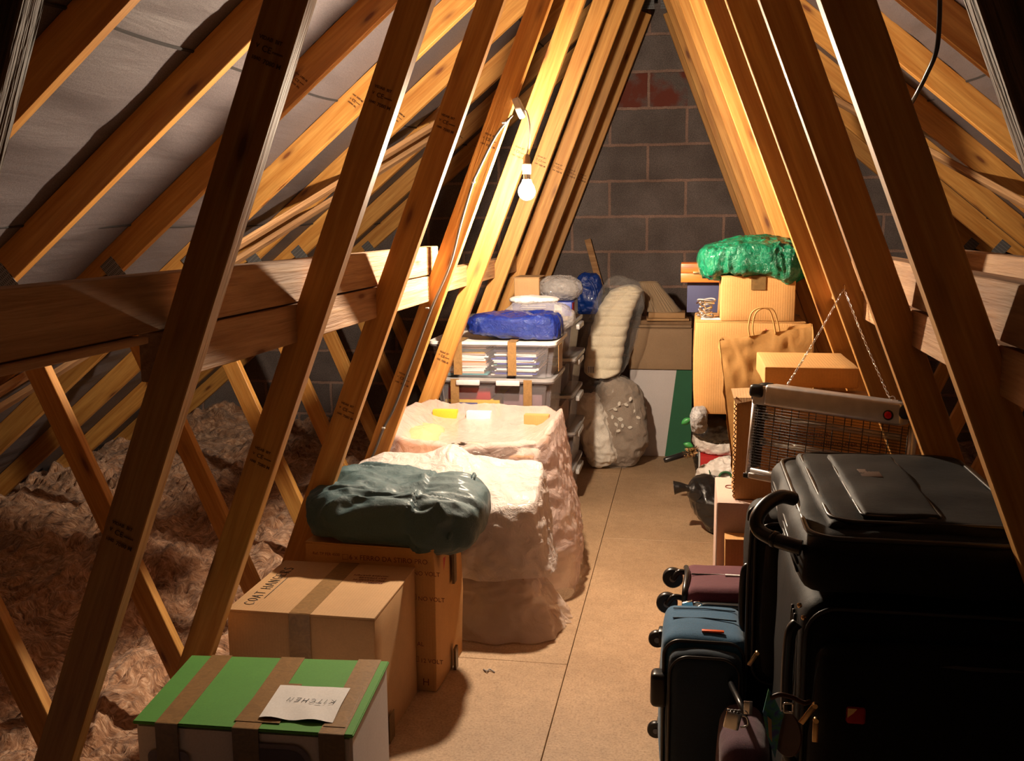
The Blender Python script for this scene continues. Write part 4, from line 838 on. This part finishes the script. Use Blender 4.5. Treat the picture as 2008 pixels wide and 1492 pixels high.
a=Yp(1302,903,3.28);b=Yp(1350,888,3.30);c=Yp(1372,880,3.32);tube('handle',[a,a.lerp(b,.08),b],[.007,.0095,.010],BLACKP,T,12)
rr=random.Random(9);P=[]
for k in range(120):
    f=rr.random();p=b.lerp(c,f*.8-.15);d=Vector((rr.uniform(-.4,.4),rr.uniform(-1,1),rr.uniform(-1,1))).normalized()*.019;P.append([p,p+d])
tubes('gold_tinsel',P,.0012,GOLD,T,3)
plan(1.33,-0.0715,-0.3551)
LEAFG=simple('green_leaf',(.04,.25,.06),.4)
for i,(u,v,Y,s,a,lb) in enumerate(((1346,826,3.35,.020,.5,'upper'),(1350,873,3.32,.018,-.3,'lower'))):
    q=Yp(u,v,Y);P=[];Fc=[]
    for k in range(9):
        f=k/8;w=s*.6*math.sin(PI*f)**.8;cn=q+Vector((math.cos(a),0,math.sin(a)))*((f-.5)*2*s);P+=[cn+Vector((-math.sin(a),0,math.cos(a)))*w,cn+Vector((0,-.004,0)),cn-Vector((-math.sin(a),0,math.cos(a)))*w]
    for k in range(8): b0=k*3;Fc+=[(b0,b0+1,b0+4,b0+3),(b0+1,b0+2,b0+5,b0+4)]
    o=mesh('artificial_leaf',P,Fc,LEAFG,None,q,True);sm=o.modifiers.new('t','SOLIDIFY');sm.thickness=.0015;tag(o,lb+' green artificial leaf poking out beside the dark green band','leaf')
plan(1.1,-0.0217,-0.1076)
T=blob('grey_bag',(.262,3.45,.392),(.026,.04,.042),GREYF,None,2.4,91,.012,20,.005,30);tag(T,'small grey fabric bag below the large carton','bag')
T=blob('black_bag',(.36,3.62,.335),(.115,.09,.05),BLKB,None,2.5,92,.014,16,.006,30);tag(T,'black plastic bag squeezed under the large carton','bag')
T,m=carton('cardboard_box','orange carton supporting the large carton from below','box',(.46,3.62,FZ),(.64,3.95,.335),CARD2,tapem=None)
plan(1.5,-0.1083,-0.5381)
T=blob('black_bag',(.270,3.56,.33),(.022,.05,.15),BLKB,None,2.6,93,.014,14,.006,30);tag(T,'tall black bag in the gap beside the white and green carton','bag')
plan(1)
# ---------------------------------------------------------------- electric fly killer on its chain
Lp=Yp(1479,748,2.67);Rp_=Yp(1806,792,2.44);Dn=Yp(1458,932,2.655)-Lp
ux=(Rp_-Lp);W_=ux.length;ux.normalize();dz=(Dn-ux*Dn.dot(ux));Hh=dz.length;dz.normalize()
m=frame(Lp,ux,-dz)   # local x right, z up, y away
T=thing('electric_fly_killer','silver electric fly killer with black corners hanging on a chain','fly killer',Lp+ux*W_/2+dz*Hh)
# sheared to follow the sagging left edge
hb=.057
def bxl(name,lo,hi,mat,bev=.003,seg=3,par=None): return box(name,lo,hi,mat,par or T,m,bev,seg)
bxl('top_housing',(.045,-.030,-hb),(W_-.03,.030,0),SILVER,.010,4)
bm=bmesh.new();bx(bm,(.012,-.026,-hb),(.05,.026,-.006),m,.004,2);bmo('housing_end',bm,SILVER,T,auto=True)
for s in (0,1):
    xa=0 if s==0 else W_;sg=1 if s==0 else -1
    P=[Vector((xa+sg*.052,0,-.011)),Vector((xa+sg*.035,0,-.011)),Vector((xa+sg*.020,0,-.017)),Vector((xa+sg*.012,0,-.030)),Vector((xa+sg*.010,0,-.046))]
    tube('corner_cap',[m@p for p in smoothpath(P,5)],.0135,BLACKP,T,12)
    bxl('corner_cap',(min(xa,xa+sg*.045),-.031,-.040),(max(xa,xa+sg*.045),.031,-.004),BLACKP,.012,4)
    tube('side_rail',[m@Vector((xa+sg*.010,0,-.045)),m@Vector((xa+sg*.010,0,-Hh+.008))],.0095,SILVER,T,12)
    bxl('foot_cap',(xa+sg*.010-.011,-.012,-Hh-.004),(xa+sg*.010+.011,.012,-Hh+.010),BLACKP,.003)
bxl('bottom_tray',(.02,-.026,-Hh),(W_-.02,.026,-Hh+.016),SILVER,.004)
tube('tray_rail',[m@Vector((.03,-.028,-Hh+.024)),m@Vector((W_-.03,-.028,-Hh+.024))],.006,SILVER,T,10)
P=[]
zs=[-hb-.006-i*(Hh-hb-.036)/22 for i in range(23)]
for yy in (-.020,.020):
    for z in zs: P.append([m@Vector((.016,yy,z)),m@Vector((W_-.016,yy,z))])
tubes('guard_wires',P,.0007,WIREM,T,4)
P=[[m@Vector((x,yy,-hb)),m@Vector((x,yy,-Hh+.02))] for yy in (-.021,.021) for x in [.03+.047*i for i in range(int((W_-.04)/.047)+1)]]
tubes('guard_posts',P,.0011,WIREM,T,5)
P=[[m@Vector((.05+i*.0035,.0,-hb-.040)),m@Vector((.05+i*.0035,.0,-hb-.085))] for i in range(int((W_-.09)/.0035))]
tubes('killing_grid',P,.0004,WIREM,T,3)
bxl('end_bracket',(.020,-.014,-Hh+.03),(.034,.014,-hb),WIREM,.001)
TUB=film('lamp_tube_glass',(.55,.45,.36),.42,.15,3,.02)
for z in (-hb-.030,-hb-.098):
    o=tube('lamp_tube',[m@Vector((.040,.004,z)),m@Vector((W_-.04,.004,z))],.0085,TUB,T,16)
    tube('tube_socket',[m@Vector((.022,.004,z)),m@Vector((.045,.004,z))],.0105,GREYC,T,12)
    tubes('socket_pins',[[m@Vector((.034,-.008,z+dz_)),m@Vector((.044,-.008,z+dz_))] for dz_ in (-.003,.003)],.0016,CHROME,T,6)
nr=N('red_switch_lens');nr.set(Base_Color=(.5,.004,.004,1),Roughness=.2)
c=m@Vector((W_-.062,-.0295,-.034));lathe('switch_bezel',[(.0125,-.002),(.0125,.003),(.009,.0035)],BLACKP,T,frame(c,ux,(m.to_3x3()@Vector((0,-1,0)))),20)
lathe('switch_lens',[(.0088,0),(.0088,.005),(.006,.006)],nr.m,T,frame(c,ux,(m.to_3x3()@Vector((0,-1,0)))),20)
# chain
hook=Yp(1655,566,Y0+1.2-.010)
T=thing('hanging_chain','thin silver link chain from a brass hook to the fly killer','chain',hook)
tube('brass_hook',smoothpath([hook+Vector((0,.010,.008)),hook+Vector((0,-.003,.010)),hook+Vector((.002,-.006,.002)),hook+Vector((-.001,-.004,-.006)),hook+Vector((-.001,.001,-.003))]),.0016,GOLD,T)
def chain(a,b):
    a=Vector(a);b=Vector(b);d=b-a;n=int(d.length/.0105);dd=d.normalized();s=dd.orthogonal().normalized();s2=dd.cross(s);P=[]
    for i in range(n):
        c=a+d*((i+.5)/n)-Vector((0,0,.006*math.sin(PI*(i+.5)/n)));q=s if i%2 else s2
        P.append([c+dd*(.0068*math.cos(t))+q*(.0026*math.sin(t)) for t in [2*PI*k/10 for k in range(10)]])
    V=[];Fc=[]
    for p in P: tubeg(V,Fc,p,.0008,5,True)
    mesh('chain_links',V,Fc,CHROME,T,smooth=True)
e1=m@Vector((.095,0,.004));e2=m@Vector((W_-.075,0,.004));chain(hook,e1);chain(hook,e2);tube('end_hook',smoothpath([e2+Vector((0,0,.002)),e2+ux*.008+Vector((0,0,.006)),e2+ux*.014+Vector((0,0,-.0)),e2+ux*.006+Vector((0,0,-.003))]),.0011,CHROME,T)
# ---------------------------------------------------------------- luggage
def case(T,lo,hi,mat,name='case_body',bev=.022,puff=.008,m=None,seed=1,cuts=14,wr=.0015):
    bm=bmesh.new();bx(bm,lo,hi,None,bev,4);bmesh.ops.subdivide_edges(bm,edges=[e for e in bm.edges if e.calc_length()>.05],cuts=cuts,use_grid_fill=True);c=(Vector(lo)+Vector(hi))/2;h=(Vector(hi)-Vector(lo))/2
    for v in bm.verts:
        q=Vector(((v.co.x-c.x)/h.x,(v.co.y-c.y)/h.y,(v.co.z-c.z)/h.z));
        for ax in range(3):
            o=[i for i in range(3) if i!=ax];k=(1-q[o[0]]**2)*(1-q[o[1]]**2)
            if abs(q[ax])>.9: v.co[ax]+=math.copysign(puff*max(0,k),q[ax])
        v.co+=Vector((noise.noise(v.co*14+Vector((seed,0,0))),noise.noise(v.co*14+Vector((0,seed,0))),noise.noise(v.co*14+Vector((0,0,seed)))))*wr*2
        if m is not None: v.co=m@v.co
    return bmo(name,bm,mat,T,smooth=True)
def piping(T,x0,x1,z0,z1,y,r,mat,name='piping',rad=.04,m=None,tr=.0028):
    P=[Vector((a,y,b)) for a,b in rrect(x0,x1,z0,z1,rad,8)]
    if m is not None:P=[m@p for p in P]
    return tube(name,P,tr,mat,T,6,True)
PIPE=simple('black_piping',(.035,.03,.028),.35)
plan(1.41,-0.0888,-0.4412)
# big upright black suitcase
T=thing('large_suitcase','large black upright suitcase at the bottom right with a red and gold badge','suitcase',(.54,1.32,0))
case(T,(.358,1.155,FZ),(.735,1.50,.633),BLACKF,bev=.03)
case(T,(.375,1.125,.05),(.72,1.165,.585),BLACKF,'front_pocket',.018,.010,seed=4)
piping(T,.388,.715,.06,.575,1.128,.003,PIPE,rad=.05);piping(T,.362,.73,.02,.625,1.158,.003,PIPE,rad=.035)
for y in (1.20,1.215,1.23): tube('side_zip',smoothpath([(.3535,y,.60),(.350,y,.45),(.349,y,.25),(.352,y,.05)]),.002,PIPE,T)
bc=Yp(1678,1403,1.112);box('badge',bc-Vector((.0105,.002,.010)),bc+Vector((.0105,.002,.010)),REDC,T,None,.003,3);mesh('badge_corner',[bc+Vector((-.0095,-.0028,.0095)),bc+Vector((-.0095,-.0028,-.002)),bc+Vector((-.003,-.0028,.004)),bc+Vector((.001,-.0028,.0095))],[(0,1,2,3)],GOLD,T)
def pull(T,u,v,u2,v2,Y,mat=GOLD,w=.0035):
    a=Yp(u,v,Y);b=Yp(u2,v2,Y);d=(b-a);mm=frame(a,d,(0,-1,0));box('zip_pull',(0,-w,-.001),(d.length,w,.0012),mat,T,mm,.001,2);lathe('zip_slider',[(.0035,-.002),(.004,.0),(.003,.003)],mat,T,frame(a,(1,0,0),(0,-1,0)),10)
pull(T,1598,1383,1570,1418,1.12);pull(T,1600,1412,1598,1455,1.12)
for u,v in ((1575,1211),(1567,1187)): q=Yp(u,v,1.15);lathe('rivet',[(.003,-.002),(.003,.001),(.0015,.002)],GOLD,T,frame(q,(0,0,1),(-1,-.6,0)),10)
tube('side_handle',smoothpath([(.353,1.17,.60),(.345,1.168,.585),(.343,1.168,.52),(.346,1.168,.44),(.354,1.17,.42)]),.007,BLACKP,T)
# luggage tags on a leather strap
T=thing('luggage_tag','blue and green patterned luggage tag with brown leather strap','luggage tag',Yp(1520,1420,1.10))
BT=N('blue_green_tag');v_,_=coords(BT,(1,1,1));nz=BT.n('ShaderNodeTexNoise',Scale=45.,Detail=3.,Distortion=2.);BT.l(v_,nz.inputs['Vector']);rp_=ramp(BT,nz.outputs['Fac'],[(.35,(.01,.05,.35)),(.5,(.01,.22,.30)),(.65,(.02,.25,.10))]);BT.l(rp_.outputs['Color'],BT.b.inputs['Base Color']);BT.set(Roughness=.35)
P=[Yp(u,v,1.085+.0002*(v-1350)*.3) for u,v in ((1507,1352),(1515,1362),(1535,1405),(1528,1440),(1520,1487),(1503,1440),(1496,1398))]
def slab(name,P,th,mat,par):
    n=len(P);V=[p for p in P]+[p+Vector((0,th,0)) for p in P];return mesh(name,V,[tuple(range(n))[::-1],tuple(range(n,2*n))]+[(i,(i+1)%n,n+(i+1)%n,n+i) for i in range(n)],mat,par)
slab('tag_card',P,.003,BT.m,T)
LE=simple('brown_leather',(.09,.035,.018),.45);slab('name_window',[Yp(u,v,1.0835) for u,v in ((1505,1405),(1513,1412),(1514,1455),(1508,1445))],.001,simple('tan_window',(.45,.30,.18),.4),T)
tube('leather_strap',smoothpath([Yp(1512,1368,1.085),Yp(1530,1362,1.083),Yp(1555,1368,1.09),Yp(1575,1378,1.11),Yp(1588,1376,1.12)]),.0028,LE,T,8)
tube('buckle',[Yp(1546+a,1388+b,1.085) for a,b in rrect(-9,9,-9,9,3,4)],.0011,CHROME,T,6,True)
T=thing('round_luggage_tag','round brown leather luggage tag with lettering round its edge','luggage tag',Yp(1545,1440,1.10))
c=Yp(1543,1437,1.094);lathe('leather_disc',[(.0,.0),(.0185,.0),(.0195,.0015),(.0185,.003),(0,.0031)],LE,T,frame(c,(.75,-.5,0),(-.45,-.9,0))@Matrix.Scale(1.45,4,(0,1,0)),28)
for i,ch in enumerate('BENJAMIN ADAMS'[:0]+'HEADERTS'): a=-1.3+i*.3;text('stamped_letter',ch,.006,simple('stamp_tan',(.3,.15,.08),.5),T,c+Vector((.012*math.cos(a),-.004,.020*math.sin(a))),(.0,.0,1),(-1,0,0))
# black suitcase lying on top
T=thing('top_suitcase','soft black suitcase lying flat on the large suitcase, handle to the left','suitcase',(.50,1.34,.642))
mt=Matrix()
TF=Vector((.356,1.14,.642))
case(T,(.352,1.145,.645),(.635,1.56,.715),BLACKF,bev=.022,puff=.006,seed=9,cuts=18,wr=.003)
case(T,(.385,1.175,.700),(.615,1.535,.727),BLACKF,'top_pocket',.010,.004,seed=12,cuts=16,wr=.003)
case(T,(.425,1.19,.722),(.515,1.50,.734),BLACKF,'flap_pocket',.005,.003,seed=15,cuts=16,wr=.002)
P=[Vector((a,b,.712)) for a,b in rrect(.362,.630,1.152,1.552,.035,8)];tube('piping',P,.0035,PIPE,T,6,True)
P=[Vector((a,b,.726)) for a,b in rrect(.388,.612,1.178,1.532,.03,8)];tube('piping',P,.0025,PIPE,T,6,True)
P=[Vector((a,b,.730)) for a,b in rrect(.425,.515,1.19,1.50,.012,6)];tube('piping',P,.0018,PIPE,T,6,True)
q=Yp(1736,925,1.40);box('stitched_label',Vector((.450,1.355,.7345)),Vector((.478,1.395,.737)),simple('brown_label',(.10,.06,.045),.5),T,None,.0008)
for z in (.665,.675,.685): tube('side_zip',[(.3505,1.17,z),(.349,1.30,z+.001),(.3505,1.53,z)],.0018,PIPE,T,6)
# big round carrying handle
ha=[Yp(1556,978,1.25),Yp(1530,974,1.235),Yp(1502,990,1.22),Yp(1484,1016,1.205),Yp(1489,1040,1.195),Yp(1515,1056,1.18),Yp(1550,1068,1.165),Yp(1572,1074,1.16)]
tube('carry_handle',smoothpath(ha,6),.0088,BLACKP,T,14);tube('handle_cuff',[ha[5],ha[5].lerp(ha[6],.25)],.0100,BLACKP,T,14)
# mid black suitcase
T=thing('upright_suitcase','medium black upright suitcase between the blue and the large suitcases','suitcase',(.42,1.58,.335))
case(T,(.322,1.535,.337),(.62,1.68,.618),BLACKF,bev=.025,seed=21);case(T,(.345,1.508,.365),(.60,1.545,.588),BLACKF,'front_pocket',.015,.008,seed=22)
piping(T,.360,.60,.375,.580,1.512,.003,PIPE,rad=.045);piping(T,.328,.62,.345,.610,1.538,.003,PIPE,rad=.03)
pull(T,1485,1280,1468,1305,1.505);box('clip_label',Yp(1537,1215,1.505)-Vector((0,.002,.01)),Yp(1550,1240,1.505)+Vector((0,.0,.01)),simple('dull_label',(.05,.045,.04),.5),T,None,.001)
tube('side_handle',smoothpath([(.322,1.57,.53),(.314,1.568,.52),(.312,1.568,.47),(.314,1.568,.43),(.322,1.57,.42)]),.006,BLACKP,T);tube('piping_side',smoothpath([(.322,1.545,.60),(.319,1.545,.5),(.320,1.545,.36)]),.003,PIPE,T)
tube('top_handle',smoothpath([Yp(1470,1020,1.55),Yp(1472,1003,1.55),Yp(1485,995,1.56),Yp(1500,1000,1.58)]),.004,BLACKP,T)
def wheel(T,c,r=.021,w=.014,ax=(0,1,0)):
    c=Vector(c);mm=frame(c,(0,0,1),ax);lathe('wheel',[(r*.55,-w/2),(r*.9,-w/2),(r,-w/2+.003),(r,w/2-.003),(r*.9,w/2),(r*.55,w/2)],BLACKP,T,mm,24);lathe('wheel_hub',[(r*.32,-w/2-.002),(r*.32,w/2+.002)],GREYC,T,mm,14)
T=box('cardboard_box',(.40,1.545,FZ),(.60,1.67,.328),CARD3,None,None,.003,2,origin=(.5,1.6,FZ));tag(T,'brown box added as support under the medium black suitcase','box')  # added as a support, out of the camera's sight behind the large suitcase
# small plum suitcase underneath
T=thing('small_suitcase','plum coloured small suitcase with combination padlock under the medium black case','suitcase',(.40,1.48,0))
case(T,(.279,1.37,FZ),(.346,1.52,.322),PURF,bev=.022,seed=31);case(T,(.290,1.350,FZ+.02),(.352,1.38,.285),BLACKF,'front_panel',.012,.004,seed=33)
piping(T,.294,.349,FZ+.03,.280,1.351,.003,PIPE,rad=.02);tube('corner_trim',smoothpath([Yp(1458,1327,1.60),Yp(1438,1329,1.56),Yp(1433,1340,1.50),Yp(1448,1372,1.40),Yp(1462,1402,1.37)]),.0045,BLACKP,T)
q=Yp(1438,1408,1.355)
box('combination_padlock',q+Vector((-.012,-.008,-.014)),q+Vector((.010,.004,.012)),CHROME,T,Matrix.Translation(q)@Matrix.Rotation(.2,4,'Y')@Matrix.Translation(-q),.002,2)
for i in range(4): lathe('dial',[(.0022,0),(.0026,.002),(.0022,.004)],GREYC,T,frame(q+Vector((-.009+i*.0048,-.004,.013)),(0,1,0),(1,0,0)),10)
tube('shackle',smoothpath([q+Vector((.008,-.002,.006)),q+Vector((.018,-.002,.004)),q+Vector((.02,-.002,-.008)),q+Vector((.010,-.002,-.012))]),.0014,CHROME,T)
box('metal_tag',Yp(1467,1385,1.36)-Vector((.006,.001,.012)),Yp(1467,1385,1.36)+Vector((.006,.001,.008)),CHROME,T,None,.001)
plan(1.26,-.0563,-.2798)
# blue suitcase
T=thing('blue_suitcase','blue suitcase on its side with orange tab and wheels by the gangway','suitcase',(.40,1.8,0))
case(T,(.183,1.735,.0),(.332,1.905,.328),BLUEF,bev=.02,seed=41);case(T,(.196,1.705,.02),(.322,1.745,.308),NAVYF,'front_panel',.016,.006,seed=42)
piping(T,.197,.32,.022,.305,1.708,.003,PIPE,rad=.035);piping(T,.186,.329,.004,.322,1.738,.003,PIPE,rad=.03,tr=.0035)
tube('zip_line',[(.20,1.815,.3335),(.26,1.815,.3365),(.318,1.815,.334)],.0015,NAVYF,T);tube('zip_line',[(.20,1.865,.333),(.26,1.865,.3355),(.318,1.865,.333)],.0012,NAVYF,T)
q=Zp(1398,1238,.334);box('orange_tab',q-Vector((.020,.004,.0015)),q+Vector((.020,.004,.0022)),simple('orange_tab_rubber',(.85,.12,.02),.4),T,None,.001)
for z in (.27,.08): wheel(T,(.170,1.86,z),.017);box('wheel_bracket',(.172,1.85,z-.012),(.192,1.88,z+.02),BLACKP,T,None,.004)
for z in (.23,): case(T,(.163,1.72,z-.035),(.195,1.76,z+.03),BLACKP,'wheel_housing',.010,0,seed=2,cuts=2)
# maroon suitcase
T=thing('maroon_suitcase','maroon suitcase lying on its side behind the blue one, wheels to the left','suitcase',(.42,2.03,0))
case(T,(.222,1.955,.0),(.62,2.125,.338),MARF,bev=.02,seed=51);case(T,(.236,1.925,.02),(.62,1.965,.315),BLACKF,'front_panel',.014,.004,seed=52);piping(T,.236,.62,.02,.318,1.93,.003,PIPE,rad=.03)
tube('zip_line',[(.235,2.04,.341),(.42,2.04,.345),(.55,2.04,.345)],.0016,BLACKP,T);tube('corner_trim',smoothpath([(.222,1.965,.30),(.222,1.97,.33),(.226,2.04,.342),(.224,2.11,.33)]),.006,BLACKP,T)
q=Zp(1443,1129,.345);box('white_tab',q-Vector((.022,.003,.0015)),q+Vector((.03,.003,.002)),PAPER,T,None,.0006)
for (x,y,z) in ((.196,2.075,.318),(.186,1.985,.296)): wheel(T,(x,y,z),.022,.016);tube('wheel_fork',smoothpath([(x,y-.012,z),(x+.014,y-.012,z+.018),(x+.036,y-.004,z+.012)]),.006,BLACKP,T)
q=Yp(1352,1187,1.925);box('combination_padlock',q+Vector((-.014,-.006,-.008)),q+Vector((.008,.004,.010)),CHROME,T,Matrix.Translation(q)@Matrix.Rotation(-.25,4,'Y')@Matrix.Translation(-q),.002,2);tube('shackle',smoothpath([q+Vector((.008,0,.006)),q+Vector((.018,0,.008)),q+Vector((.024,0,.002)),q+Vector((.010,0,-.004))]),.0015,CHROME,T)
# litter on the boards
T=tube('cable_tie_scrap',smoothpath([Zp(948,1312,.002),Zp(955,1316,.004),Zp(960,1312,.004),Zp(970,1318,.002)]),.0016,GREYC,origin=Zp(958,1314,0));tag(T,'small grey scrap of plastic on the chipboard near the tall carton','scrap')
plan(1)
# loft hatch light below and behind the camera (landing light coming up through the hatch)
ad=bpy.data.lights.new('hatch_light','AREA');ad.shape='RECTANGLE';ad.size=.7;ad.size_y=.6;ad.energy=.22;ad.color=(1,.86,.78);ao=bpy.data.objects.new('hatch_light',ad);C.objects.link(ao);ao.location=(-1.0,.75,-.25);ao.rotation_euler=(PI-.35,0.1,0)
w=bpy.data.worlds.new('attic_air');bpy.context.scene.world=w;w.use_nodes=True;w.node_tree.nodes['Background'].inputs['Color'].default_value=(.002,.002,.003,1)
sc=bpy.context.scene;sc.view_settings.view_transform='Standard';sc.view_settings.look='None';sc.view_settings.exposure=.3;sc.view_settings.gamma=1;sc.view_settings.use_curve_mapping=False
